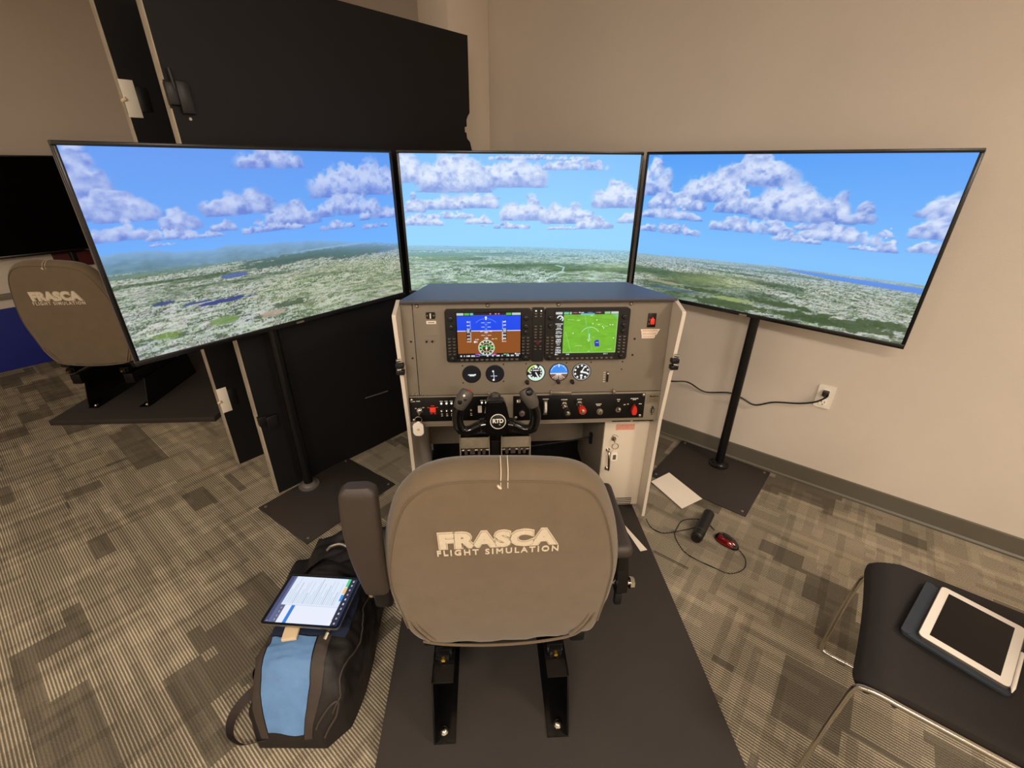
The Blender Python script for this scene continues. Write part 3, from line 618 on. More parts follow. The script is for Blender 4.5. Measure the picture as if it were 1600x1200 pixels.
for x, wd in ((.05, .03), (.10, .02), (.16, .06), (.24, .06), (.475, .03), (.56, .03), (.64, .05), (.71, .03), (.80, .05), (.87, .05), (.95, .05)): P.blob(x, .965, wd, .032, WH)
for x, z, c in ((.32, .93, (220, 120, 240)), (.31, .975, (190, 150, 245)), (.58, .925, (230, 90, 190)), (.77, .935, (120, 225, 150))): P.blob(x, z, .08, .025, c)
P.rect(.90, .90, 1, .95, (6, 6, 14)); P.blob(.955, .925, .085, .03, WH); P.rect(.34, .945, .60, .958, (150, 190, 235), .8)
pfd = glass_unit(-.356, -.029, 'primary_flight_display', 'left glass display, blue over brown horizon picture', P.a, -.311, -.070, 0)
# the map display
Q = Img(166, 120, (112, 182, 40))
Q.a = Q.a * (0.92 + .16 * fbm(Q.X * 9, Q.Y * 14, 3, 2))[..., None]
Q.rect(0, 0, 1, .065, (20, 12, 24)); Q.rect(0, 0, .13, 1, (8, 8, 12)); Q.rect(0, .93, 1, 1, (6, 6, 12))
for x0, x1, c in ((0, .11, (215, 232, 228)), (.13, .21, (110, 220, 170)), (.22, .25, (150, 225, 190)), (.78, .87, (150, 228, 150)), (.88, 1, (215, 232, 222))): Q.rect(x0, .005, x1, .055, c, .9)
for x, c in ((.31, (240, 120, 200)), (.41, WH), (.55, (130, 160, 250)), (.68, (240, 160, 200))): Q.blob(x, .022, .08, .02, c)
Q.rect(.40, .045, .62, .075, (120, 215, 235), .8)
m_ = np.clip(((Q.X - .86) * 1.1 - (Q.Y - .06) * 1.1) * 14, 0, 1) * ((Q.Y > .065) & (Q.Y < .3)); Q.mix(m_ * .7, (110, 205, 150))
Q.ring(.075, .155, .062, .026, WH, -PI * .25, PI * .95); Q.line(.075, .17, .105, .12, .010, WH)
for i, z in enumerate((.27, .31, .36, .39, .44, .475, .53, .56, .62, .66, .70, .74, .80, .84, .88, .92)):
    Q.blob(.062, z, .05 + .09 * rng.rand(), .022, WH)
for (a, b, c, d, wd) in ((.47, .10, .50, .32, .006), (.17, .45, .27, .92, .006), (.56, .52, .62, .92, .005), (.40, .74, .38, .9, .003)): Q.line(a, b, c, d, wd, (150, 215, 150), .8)
for (a, b, c, d) in ((.16, .18, .9, .42), (.3, .1, 1, .2), (.16, .6, 1, .55), (.5, .95, 1, .75), (.2, .9, .7, .62), (.6, .15, .95, .38)): Q.line(a, b, c, d, .0035, (84, 152, 30), .8)
Q.ring(.565, .57, .22, .014, (190, 235, 190), PI * .17, PI * .83, .9); Q.line(.53, .36, .55, .62, .010, (90, 200, 150)); Q.line(.555, .50, .555, .62, .008, (205, 240, 210))
for x, z in ((.29, .48), (.78, .37), (.76, .34), (.88, .30), (.92, .30), (.95, .60), (.55, .66), (.60, .27), (.66, .19)): Q.disc(x, z, .014, (225, 245, 200))
for x, z, wd in ((.25, .18, .10), (.37, .19, .05), (.82, .33, .07), (.70, .29, .04), (.62, .58, .05), (.56, .635, .07), (.39, .77, .12), (.57, .90, .04), (.9, .86, .07), (.58, .09, .04)): Q.blob(x, z, wd, .014, (205, 240, 160))
m_ = ((abs((Q.X - .685) * 1.2 + (Q.Y - .72) * -.15) < .045) & (Q.Y > .64) & (Q.Y < .79) & ((Q.X - .64) + (Q.Y - .64) > .035)) * 1.0; Q.mix(m_, (24, 40, 190)); Q.rect(.67, .69, .71, .71, (170, 180, 240))
for x, wd in ((.04, .05), (.22, .06), (.83, .05), (.87, .02)): Q.blob(x, .965, wd, .028, WH)
Q.rect(.985, .065, 1, .93, (180, 225, 170), .8); Q.rect(.13, .915, 1, .93, (170, 220, 150), .6)
mfd = glass_unit(.025, .352, 'map_display', 'right glass display, green moving map', Q.a, .064, .305, 1)
ap = part('audio_panel', pm().rrect(-.024, .021, Z(.842), Z(1.056), .004, -.014, 0), 'plastic', con)
mb = pm(); mk = pm()
for z in (1.045, 1.034, 1.024, .985, .974, .962, .951, .940, .925, .905, .893):
    for x in (-.011, .009):
        mk.box(x - .0065, x + .0065, -.0165, -.014, Z(z) - .0042, Z(z) + .0042, .001); word_mb(mb, x, Z(z), .008, .003, -.0166)
part('audio_key', mk, 'plastic', ap, kind='stuff'); part('key_legend', mb, 'screw', ap, kind='stuff')
mb = pm()
for x in (-.011, .009): mb.cyl((x, -.0165, Z(1.0455)), (x, -.0175, Z(1.0455)), .0028, seg=12)
part('indicator_lamp', mb, 'white_led', ap, kind='stuff')
mb = pm(); mb.tube([(-.002, -.014, Z(.920)), (-.002, -.018, Z(.920)), (-.002, -.0185, Z(.920))], [.010, .009, .006], 18); part('red_button', mb, 'maroon', ap, 'dark red round button')

# five round gauges
def gauge(x, z, r, img, name, lit):
    g = part(name, MB(MP @ Matrix.Translation((x, 0, Z(z))) @ Matrix.Rotation(PI / 2, 4, 'X')).lathe([(r - .001, -.002), (r + .003, -.002), (r + .003, .002), (r, .0026), (r - .0002, .0004)], seg=40), 'plastic', con)
    raster_part('gauge_face', img.a, x - r, x + r, Z(z) - r, Z(z) + r, -.0012, 'gauge_lit', g, T=MP, circle=True)
    return g
G = Img(60, 60, (14, 13, 20)); G.rect(.30, .52, .70, .57, WH); G.rect(.38, .57, .66, .63, (210, 214, 220)); G.disc(.70, .54, .05, WH); gauge(-.263, .789, .0345, G, 'hour_counter_gauge', 1)
G = Img(60, 60, (12, 13, 22)); G.line(.42, .34, .46, .9, .02, (200, 210, 235)); G.disc(.40, .35, .055, WH); G.line(.28, .64, .62, .64, .018, (225, 228, 235)); G.disc(.42, .88, .06, WH); gauge(-.170, .789, .0345, G, 'course_gauge', 1)
G = Img(60, 60, (10, 10, 12)); G.ring(.5, .5, .43, .14, (215, 240, 225), -PI * .9, PI * .35); G.ring(.5, .5, .43, .10, (200, 230, 120), PI * .5, PI * .95); G.ring(.5, .5, .36, .05, (235, 240, 240), PI * .9, PI); G.rect(.3, .78, .72, .95, (205, 235, 215))
for i in range(12): G.disc(.5 + .30 * math.sin(i * PI / 6), .5 - .30 * math.cos(i * PI / 6), .045, WH)
G.line(.5, .5, .62, .72, .035, WH); G.line(.36, .36, .64, .36, .03, WH); G.disc(.5, .16, .09, WH); gauge(-.005, .790, .0350, G, 'airspeed_gauge', 1)
G = Img(64, 64, (60, 140, 238)); G.rect(0, .56, 1, 1, (120, 82, 64)); G.rect(0, .545, 1, .59, (245, 246, 250)); G.ring(.5, .5, .43, .05, (150, 195, 250), .2, PI - .2)
for a in (-.9, -.55, -.25, .25, .55, .9): G.line(.5, .56, .5 + math.sin(a) * .5, .58 + .32 * math.cos(a) + .1, .018, (240, 225, 215), .9)
G.line(.5, .02, .5, .16, .03, WH); G.line(.2, .10, .26, .18, .012, WH); G.line(.8, .10, .74, .18, .012, WH); G.rect(.25, .86, .75, 1, (125, 112, 96)); G.line(.36, .60, .64, .60, .03, (250, 240, 235)); gauge(.088, .790, .0360, G, 'attitude_gauge', 1)
G = Img(60, 60, (14, 14, 16)); G.ring(.5, .5, .475, .03, (235, 236, 238))
for i in range(10): G.disc(.5 + .37 * math.sin(i * PI / 5), .5 - .37 * math.cos(i * PI / 5), .062, (242, 242, 240))
G.line(.5, .5, .66, .2, .035, WH); G.line(.5, .5, .78, .56, .05, WH); G.disc(.5, .72, .08, WH); G.disc(.5, .5, .07, WH); gauge(.181, .790, .0355, G, 'altimeter_gauge', 1)
for x, z in ((-.040, .752), (.086, .752), (.144, .750)):
    mb = pm(); mb.tube([(x, 0, Z(z)), (x, -.006, Z(z)), (x, -.0062, Z(z)), (x, -.020, Z(z)), (x, -.0215, Z(z))], [.0085, .0085, .007, .0068, .005], 18); part('adjust_knob', mb, 'plastic', con)

# small controls on the main panel
sw = part('rotary_switch_plate', pm().rrect(-.4275, -.3925, Z(1.016), Z(1.042), .005, -.003, 0), 'plastic', con)
mb = pm(); mb.cyl((-.410, -.003, Z(1.029)), (-.410, -.008, Z(1.029)), .009, seg=18); part('knob_base', mb, 'plastic', sw)
part('knob_pointer', pm().box(-.4125, -.4075, -.012, -.008, Z(1.019), Z(1.039), .001), 'white', sw)
mb = pm(); word_mb(mb, -.422, Z(1.029), .006, .004, -.003); word_mb(mb, -.398, Z(1.029), .006, .004, -.003); part('switch_legend', mb, 'screw', sw)
lb = part('small_placard', pm().box(-.428, -.391, -.0008, 0, Z(.996), Z(1.008)), 'tan' if False else 'paper', con); mb = pm(); word_mb(mb, -.409, Z(1.002), .024, .0035, -.001); part('placard_text', mb, 'greyp', lb)
mb = pm(); word_mb(mb, -.416, Z(.949), .042, .003); mb.cyl((-.432, 0, Z(.927)), (-.432, -.0025, Z(.927)), .0085, seg=18); mb.box(-.452, -.444, -.0008, 0, Z(.926), Z(.928)); mb.box(-.438, -.419, -.0008, 0, Z(.9265), Z(.9285)); mb.box(-.400, -.394, -.0008, 0, Z(.926), Z(.928)); mb.box(-.433, -.431, -.0008, 0, Z(.912), Z(.917)); mb.cyl((-.410, 0, Z(.927)), (-.410, -.002, Z(.927)), .0075, seg=16)
jack = part('headset_jack', mb, 'panel', con)
mb = pm(); mb.cyl((-.432, -.0025, Z(.927)), (-.432, -.004, Z(.927)), .0048, seg=14); mb.cyl((-.410, -.002, Z(.927)), (-.410, -.0035, Z(.927)), .0046, seg=14); part('jack_hole', mb, 'plastic', jack)
rs = part('emergency_switch_plate', pm().box(.430, .462, -.004, 0, Z(.972), Z(1.028), .001), 'blackm', con)
mb = pm(); mb.box(.438, .455, -.012, -.004, Z(.985), Z(1.007), .002); mb.prism([(.442, Z(1.007)), (.451, Z(1.007)), (.4485, Z(1.013)), (.4445, Z(1.013))], -.011, -.005, 'xz'); part('red_switch_guard', mb, 'redlamp', rs, 'red guarded switch')
mb = pm(); mb.box(.4315, .4365, -.0065, -.004, Z(.982), Z(.992)); mb.box(.4315, .4365, -.0065, -.004, Z(.998), Z(1.008)); part('switch_hinge', mb, 'greyp', rs)
lb = part('warning_placard', pm().prism([(.406, Z(.964)), (.484, Z(.964)), (.478, Z(.953)), (.410, Z(.953)), (.412, Z(.951)), (.476, Z(.951)), (.471, Z(.940)), (.411, Z(.940)), (.413, Z(.938)), (.467, Z(.938)), (.464, Z(.927)), (.413, Z(.927))][:4], -.0008, 0, 'xz')
          .prism([(.410, Z(.952)), (.478, Z(.952)), (.472, Z(.940)), (.412, Z(.940))], -.0010, 0, 'xz').prism([(.413, Z(.939)), (.468, Z(.939)), (.465, Z(.927)), (.414, Z(.927))], -.0008, 0, 'xz'), 'paper', con)
mb = pm(); word_mb(mb, .445, Z(.9585), .062, .004, -.0011, .007); word_mb(mb, .444, Z(.946), .056, .004, -.0013, .007); word_mb(mb, .440, Z(.933), .044, .004, -.0011, .007); part('placard_text', mb, 'pinklabel', lb)
tl = part('trim_slot', pm().rrect(.2845, .2935, Z(.744), Z(.788), .002, -.002, 0), 'plastic', con)
part('slide_lever', pm().box(.286, .292, -.009, -.002, Z(.780), Z(.785), .001), 'white', tl)
mb = pm()
for z in (.785, .775, .765, .755, .745): word_mb(mb, .276, Z(z), .007, .003)
part('slot_legend', mb, 'white', tl, kind='stuff')

# lower switch panels
lp = part('switch_panel', pm().box(-.520, -.186, -.004, 0, Z(.584), Z(.692), .0015), 'blackm', con, 'left black switch panel with key switch and toggles')
rp = part('switch_panel', pm().box(-.096, .457, -.004, 0, Z(.578), Z(.690), .0015), 'blackm', con, 'right black switch panel with throttle and mixture controls')
mb = pm()
for x, z in ((-.509, .682), (-.506, .592), (-.197, .683), (-.085, .592)): mb.tube([(x, -.004, Z(z)), (x, -.006, Z(z)), (x, -.008, Z(z))], [.0068, .0062, .003], 14)
part('corner_screw', mb, 'screw', lp, kind='stuff')
mb = pm()
for x, z in ((.449, .683), (.442, .588)): mb.tube([(x, -.004, Z(z)), (x, -.006, Z(z)), (x, -.008, Z(z))], [.0068, .0062, .003], 14)
part('corner_screw', mb, 'screw', rp, kind='stuff')
mb = pm(); mb.tube([(-.479, -.004, Z(.634)), (-.479, -.007, Z(.634)), (-.479, -.0075, Z(.634)), (-.479, -.016, Z(.634)), (-.479, -.018, Z(.634))], [.0125, .0125, .0105, .010, .007], 24)
ig = part('key_switch', mb, 'chrome', lp, 'steel key switch')
part('key_blade', pm().box(-.4805, -.4775, -.034, -.016, Z(.628), Z(.640)), 'screw', ig)
mb = pm(); mb.box(-.438, -.414, -.010, -.004, Z(.627), Z(.649), .0015)
part('rocker_switch', mb, 'redlamp', lp, 'lit red master rocker switch')
mb = pm()
for x, z in ((-.426, .655), (-.443, .648), (-.409, .648), (-.432, .620), (-.418, .620)): word_mb(mb, x, Z(z), .014 if z > .65 else .008, .003, -.0042)
part('switch_legend', mb, 'redlamp', lp, kind='stuff')
mb = pm()
for x in (-.390, -.369, -.349, -.328, -.225, -.208): mb.tube([(x, -.004, Z(.665)), (x, -.008, Z(.665)), (x, -.009, Z(.665))], [.0042, .0038, .002], 12)
part('indicator_lamp', mb, 'white_led', lp, kind='stuff')
mb = pm()
for x in (-.390, -.369, -.349, -.328, -.225, -.208): word_mb(mb, x, Z(.6745), .013, .0032, -.0042)
word_mb(mb, -.503, Z(.676), .018, .003, -.0042); word_mb(mb, -.482, Z(.677), .016, .003, -.0042); word_mb(mb, -.495, Z(.645), .006, .003, -.0042); word_mb(mb, -.463, Z(.648), .008, .003, -.0042)
for x in (-.390, -.369, -.349, -.270): word_mb(mb, x, Z(.617), .006, .003, -.0042); word_mb(mb, x, Z(.609), .007, .003, -.0042)
part('panel_legend', mb, 'white', lp, kind='stuff')
for x in (-.390, -.369, -.349, -.328, -.270):
    mb = pm(); mb.tube([(x, -.004, Z(.632)), (x, -.009, Z(.632))], [.0055, .005], 12); mb.tube([(x, -.009, Z(.632)), (x, -.018, Z(.637)), (x, -.020, Z(.638))], [.0022, .0032, .002], 10)
    part('toggle_switch', mb, 'screw', lp)
mb = pm(); mb.box(-.242, -.226, -.012, -.004, Z(.622), Z(.652), .002); part('rocker_switch', mb, 'white', lp, 'white rocker switch')

# right panel controls
mb = pm(); mb.tube([(-.075, -.004, Z(.665)), (-.075, -.012, Z(.668)), (-.075, -.020, Z(.672)), (-.075, -.026, Z(.668))], [.0095, .011, .010, .006], 18); part('flap_knob', mb, 'chrome', rp)
mb = pm(); mb.tube([(-.060, -.004, Z(.612)), (-.060, -.010, Z(.612)), (-.060, -.0105, Z(.612)), (-.060, -.020, Z(.612))], [.0125, .0125, .009, .008], 22); part('flap_switch', mb, 'screw', rp)
fr = part('flap_wheel_frame', pm().box(.030, .046, -.006, -.004, Z(.603), Z(.668), .001), 'greyp', rp)
T = MP @ Matrix.Translation((.038, .004, Z(.636))) @ Matrix.Rotation(PI / 2, 4, 'Y')
part('trim_wheel', MB(T).lathe([(.026, -.0045), (.0275, -.003), (.0275, .003), (.026, .0045)], seg=36), 'white', fr, 'pale ribbed trim wheel')
mb = pm()
for x, z, wd in ((.038, .674, .024), (.116, .670, .026), (.180, .670, .022), (.262, .646, .026), (.262, .640, .018), (.344, .665, .014), (.344, .657, .007), (.372, .641, .009), (.411, .668, .032), (.411, .663, .014), (.438, .643, .012), (.386, .643, .006)): word_mb(mb, x, Z(z), wd, .0034, -.0042)
part('panel_legend', mb, 'white', rp, kind='stuff')
def plunger(x, z, L, kmat, name, lab, tip):
    mb = pm(); mb.tube([(x, -.004, Z(z)), (x, -.010, Z(z)), (x, -.0105, Z(z))], [.0125, .012, .009], 22); mb.tube([(x, -.010, Z(z)), (x, -.024, Z(z)), (x, -.0245, Z(z)), (x, -.034, Z(z))], [.009, .0085, .011, .0105], 22)
    k = part(name, mb, 'chrome', rp, lab)
    part('control_rod', pm().cyl((x, -.03, Z(z)), (x, -L, Z(z)), .0045, seg=14), 'screw', k)
    part('control_knob', pm().tube([(x, -L + .004, Z(z)), (x, -L + .002, Z(z)), (x, -L - .006, Z(z)), (x, -L - .030, Z(z)), (x, -L - .034, Z(z))], [.006, .012, .0145, .0155, .013], 26), kmat, k)
    part('knob_button', pm().tube([(x, -L - .033, Z(z)), (x, -L - .036, Z(z)), (x, -L - .037, Z(z))], [.0095, .009, .006], 20), 'chrome', k)
plunger(.115, .650, .062, 'plastic', 'throttle', 'black throttle plunger', 0)
plunger(.178, .652, .052, 'red', 'mixture', 'red mixture plunger', 0)
mb = pm(); mb.tube([(.268, -.004, Z(.611)), (.268, -.006, Z(.611)), (.268, -.0065, Z(.611)), (.268, -.014, Z(.611)), (.268, -.015, Z(.611))], [.0135, .0135, .011, .0105, .007], 26)
lk = part('alternate_key_lock', mb, 'screw', rp); part('key_slot', pm().box(.2665, .2695, -.0155, -.0145, Z(.604), Z(.618)), 'plastic', lk)
mb = pm(); mb.tube([(.346, -.004, Z(.618)), (.346, -.008, Z(.618)), (.346, -.0085, Z(.618))], [.012, .011, .006], 20); mb.tube([(.346, -.008, Z(.618)), (.344, -.026, Z(.630)), (.343, -.032, Z(.634))], [.005, .006, .0045], 14); part('toggle_switch', mb, 'screw', rp)
fs = part('fuel_selector', pm().tube([(.411, -.004, Z(.617)), (.411, -.007, Z(.617))], [.017, .016], 26), 'plastic', rp)
part('selector_handle', pm().prism([(.411, Z(.645)), (.418, Z(.634)), (.4225, Z(.616)), (.418, Z(.600)), (.404, Z(.600)), (.3995, Z(.616)), (.404, Z(.634))], -.022, -.007, 'xz'), 'red', fs, 'red fuel shut-off handle')
# maker's plate and port at the right end
np_ = part('maker_plate', pm().box(.466, .530 - .012, -.0015, 0, Z(.643), Z(.686)), 'screw', con, 'brushed metal maker plate')
part('plate_text', text_mb('FRASCA', .0105, .0003, .0004, 1.0, mt=MP @ Matrix.Translation((.494, -.0019, Z(.671))) @ Matrix.Rotation(PI / 2, 4, 'X')), 'plastic', np_)
mb = pm()
for z in (.663, .657, .651): word_mb(mb, .494, Z(z), .036, .002, -.0018)
part('plate_small_text', mb, 'greyp', np_, kind='stuff')
mb = pm(); mb.box(.4885, .5005, -.006, 0, Z(.600), Z(.621), .001); mb.cyl((.494, -.004, Z(.626)), (.494, 0, Z(.626)), .0035, seg=12); mb.cyl((.494, -.002, Z(.592)), (.494, 0, Z(.592)), .003, seg=12); part('data_port', mb, 'plastic', con)
part('data_port_slot', pm().box(.4915, .4975, -.0068, -.006, Z(.603), Z(.618)), 'screw', con)

# control yoke
YC = -.170
sh = part('control_column', MB().cyl((YC, 1.65, .690), (YC, 1.425, .735), .0135, seg=22), 'screw', con)
part('shaft_collar', pm().tube([(YC, 0, Z(.685)), (YC, -.010, Z(.685)), (YC, -.014, Z(.685))], [.024, .024, .018], 24), 'plastic', con)
YM = Matrix.Translation((YC, 1.40, .735)) @ Matrix.Rotation(-.20, 4, 'X')      # yoke plane leans back a little
mb = MB(YM)
hub = [(-.030, .064), (.024, .064), (.031, .052), (.040, .020), (.046, -.008), (.042, -.052), (.030, -.066), (-.030, -.066), (-.042, -.052), (-.046, -.008), (-.040, .020), (-.036, .052)]
mb.prism(hub, -.018, .030, 'xz')
mb.prism([(x * .9, z * .93) for x, z in hub], -.024, -.018, 'xz')
yk = part('yoke_hub', mb, 'gloss', con, 'black yoke hub with white ring and lettering', sharp=50)
T = YM @ Matrix.Translation((.004, -.0245, -.010)) @ Matrix.Rotation(PI / 2, 4, 'X')
part('badge_disc', MB(T).lathe([(.025, -.001), (.025, .0008), (.024, .0012)], seg=40), 'plastic', yk)
part('badge_ring', MB(YM).tube([((.004 + .0265 * math.cos(a * PI / 24)), -.0252, -.010 + .0265 * math.sin(a * PI / 24)) for a in range(48)], .0016, 6, closed=True), 'white', yk)
mb = text_mb('RTD', .0200, .0004, .0009, 1.0, mt=T @ Matrix.Translation((0, -.004, .002))); text_mb('TM', .004, .0003, .0001, 1.0, mt=T @ Matrix.Translation((.006, -.013, .002)), mb=mb)
part('badge_text', mb, 'white', yk)
def horn(s):
    k = s
    def sg(pts): return [(k * x * .94, y, z) for x, y, z in pts]
    arm = catmull(sg([(.030, .004, -.030), (.065, .006, -.036), (.098, .006, -.050), (.122, .004, -.052), (.140, .0, -.040), (.147, -.004, -.012), (.146, -.010, .020), (.136, -.016, .050)]), 6)
    n = len(arm); R = [(.026 if i < n * .12 else .021 - .003 * math.sin(i / n * PI) if i < n * .5 else .0195) for i in range(n)]
    h = part('yoke_horn', MB(YM).tube(arm, R, 18), 'gloss', yk, 'left black yoke horn' if s < 0 else 'right black yoke horn')
    cap = catmull(sg([(.138, -.014, .044), (.128, -.020, .066), (.112, -.024, .090), (.103, -.022, .106)]), 6)
    m_ = len(cap)
    part('grip_head', MB(YM).tube(cap, [.0205 + .0055 * math.sin(i / (m_ - 1) * PI) - (.010 if i == m_ - 1 else 0) for i in range(m_)], 20), 'greyp', h)
    if s < 0:
        mb = MB(YM)
        mb.cyl((-.111, -.044, .092), (-.110, -.054, .096), .0055, .004, 14); part('trim_button', mb, 'white', h)
        mb = MB(YM); mb.box(-.134, -.118, -.048, -.040, .062, .082, .002); mb.box(-.112, -.103, -.050, -.040, .076, .084, .001); part('radio_button', mb, 'plastic', h)
        mb = MB(YM); mb.cyl((-.098, -.030, .098), (-.090, -.034, .108), .006, .005, 14); part('red_cap_button', mb, 'red', h)
        mb = MB(YM)
        for a in range(24): pass
        mb.tube([(-.126 + .010 * math.cos(a * PI / 8), -.0485, .072 + .012 * math.sin(a * PI / 8)) for a in range(16)], .0012, 6, closed=True); part('button_ring', mb, 'screw', h)
    else:
        part('grip_pad', MB(YM).tube(catmull([(.117, -.030, .084), (.109, -.033, .098), (.103, -.031, .108)], 4), [.006, .0125, .0165, .018, .018, .0175, .016, .013, .006], 16), 'plastic', h)
    mb = MB(YM)
    for x, z in ((.040, -.008), (.060, -.022), (.108, -.040)): mb.cyl((k * x, -.020, z), (k * x, -.0245, z), .003, .002, 10)
    part('horn_screw', mb, 'chrome', h, kind='stuff')
horn(-1); horn(1)

# footwell
part('footwell_back', MB().box(-.520, .320, 2.100, 2.108, .165, .60, .001), 'foot', con)
part('footwell_floor', MB().box(-.520, .318, 1.90, 2.22, PT + .0005, PT + .006), 'plastic', con)
part('kick_plate', MB().box(-.520, .520, 2.2, 2.21, PT + .001, .60, .001), 'plastic', con)
cab = part('cabinet', MB().box(.318, .5205, 1.716, 2.195, PT + .006, .565, .001), 'foot', con, 'grey side cabinet under the right of the console')
dr = part('cabinet_door', MB().box(.318, .5205, 1.700, 1.7155, PT + .010, .556, .002), 'cabin', cab, 'cream cabinet door with steel pull and padlock hasp')
vm = MB()
for z in (.053, .064, .075, .086): vm.box(.412, .488, 1.699, 1.7005, z - .0022, z + .0022)
part('vent_slot', vm, 'plastic', cab, kind='stuff')
mb = MB(); mb.tube(catmull([(.343, 1.700, .372), (.343, 1.680, .370), (.344, 1.670, .350), (.346, 1.669, .320), (.348, 1.670, .292), (.349, 1.680, .272), (.349, 1.700, .270)], 6), .0058, 14)
mb.cyl((.343, 1.700, .372), (.343, 1.698, .372), .010); mb.cyl((.349, 1.700, .270), (.349, 1.696, .270), .0125)
part('door_handle', mb, 'chrome', cab, 'bent steel pull handle')
mb = MB(); mb.cyl((.363, 1.700, .433), (.363, 1.693, .433), .0115, .011, 24); part('cam_lock', mb, 'screw', cab)
mb = MB(); mb.tube(catmull([(.354, 1.6985, .446), (.363, 1.6985, .4515), (.374, 1.6985, .449), (.383, 1.6985, .441)], 5), .0008, 6); part('lock_marking', mb, 'plastic', cab)
mb = MB(); mb.box(.362, .365, 1.676, 1.694, .424, .441, .001); part('key_blade', mb, 'screw', cab)
mb = MB(); mb.tube([(.371 + .0145 * math.cos(a * PI / 12), 1.686, .398 + .0145 * math.sin(a * PI / 12)) for a in range(24)], .0017, 8, closed=True); part('key_ring', mb, 'chrome', cab)
mb = MB(); mb.tube(catmull([(.370, 1.686, .384), (.369, 1.688, .372), (.368, 1.688, .362)], 4), .0014, 6); mb.rrect(.355, .387, .320, .364, .010, 1.683, 1.692); part('tag', mb, 'tabwhite', cab, 'white key tag with small steel buckle')
mb = MB(); mb.rrect(.365, .379, .329, .355, .003, 1.6805, 1.6835); part('tag_buckle', mb, 'chrome', cab)
part('faded_label', MB().box(.368, .453, 1.6992, 1.7002, .476, .506), 'pinklabel', cab)
part('side_liner', MB().box(.5208, .5212, 1.64, 2.15, .05, .56), 'sidew', con)
# rudder pedals
for x0, x1, lb in ((-.348, -.196, 'left rudder pedal'), (-.137, .014, 'right rudder pedal')):
    mb = MB(); mb.box(x0 + .004, x1 - .004, 1.946, 1.952, .232, .296, .002); mb.box(x0 + .006, x1 - .006, 1.936, 1.944, .080, .174, .002)
    pd = part('rudder_pedal', mb, 'pedal', con, lb)
    mb = MB()
    for x in (x0, x1 - .004): mb.prism([(1.938, .298), (1.99, .302), (2.03, .20), (2.03, .045), (1.925, .045), (1.930, .175)], x, x + .004, 'yz')
    part('pedal_bracket', mb, 'pedal', pd)
    mb = MB(); mb.cyl((x0, 1.975, .203), (x1, 1.975, .203), .0085, seg=14); mb.cyl((x0 + .03, 1.960, .19), (x0 + .03, 1.960, .225), .009); mb.cyl((x1 - .03, 1.960, .19), (x1 - .03, 1.960, .225), .009); mb.box(x0 + .05, x0 + .075, 1.962, 1.97, .185, .222); mb.box(x1 - .062, x1 - .048, 1.962, 1.97, .18, .222)
    part('pivot_rod', mb, 'screw', pd)
    part('pedal_back', MB().box(x0 + .005, x1 - .005, 2.00, 2.01, .05, .28), 'plastic', pd)
part('pedal_housing', MB().box(-.190, -.143, 1.97, 2.09, PT + .006, .26, .004), 'plastic', con)
cab_ = MB(); cab_.tube(catmull([(.310, 1.90, .315), (.22, 1.93, .275), (.10, 1.965, .235), (.018, 1.985, .210)], 8), .004, 8); part('pedal_cable', cab_, 'plastic', con)
mb = MB(); mb.rrect(.304, .318, .28, .34, .003, 1.885, 1.905); part('cable_clip', mb, 'plastic', con)

# key fob hanging from the switch
kf = root('key_fob', (-.486, 1.60, .596), W(-.486, 1.60, .596), YAW, 'white oval key tag hanging from the key switch at console left', 'key tag')
mb = MB(Matrix.Translation((0, 0, .003)))
mb.tube([(-.482 + .0135 * math.cos(a * PI / 12), 1.601, .6095 + .0135 * math.sin(a * PI / 12)) for a in range(24)], .0019, 8, closed=True); part('split_ring', mb, 'chrome', kf)
mb = MB(); mb.rrect(-.508, -.465, .537, .598, .0185, 1.598, 1.605, seg=8); mb.box(-.492, -.478, 1.599, 1.604, .594, .6035, .002); part('tag_body', mb, 'tabwhite', kf)
part('tag_dimple', MB().cyl((-.486, 1.5976, .567), (-.486, 1.5982, .567), .006, seg=16), 'tan', kf)

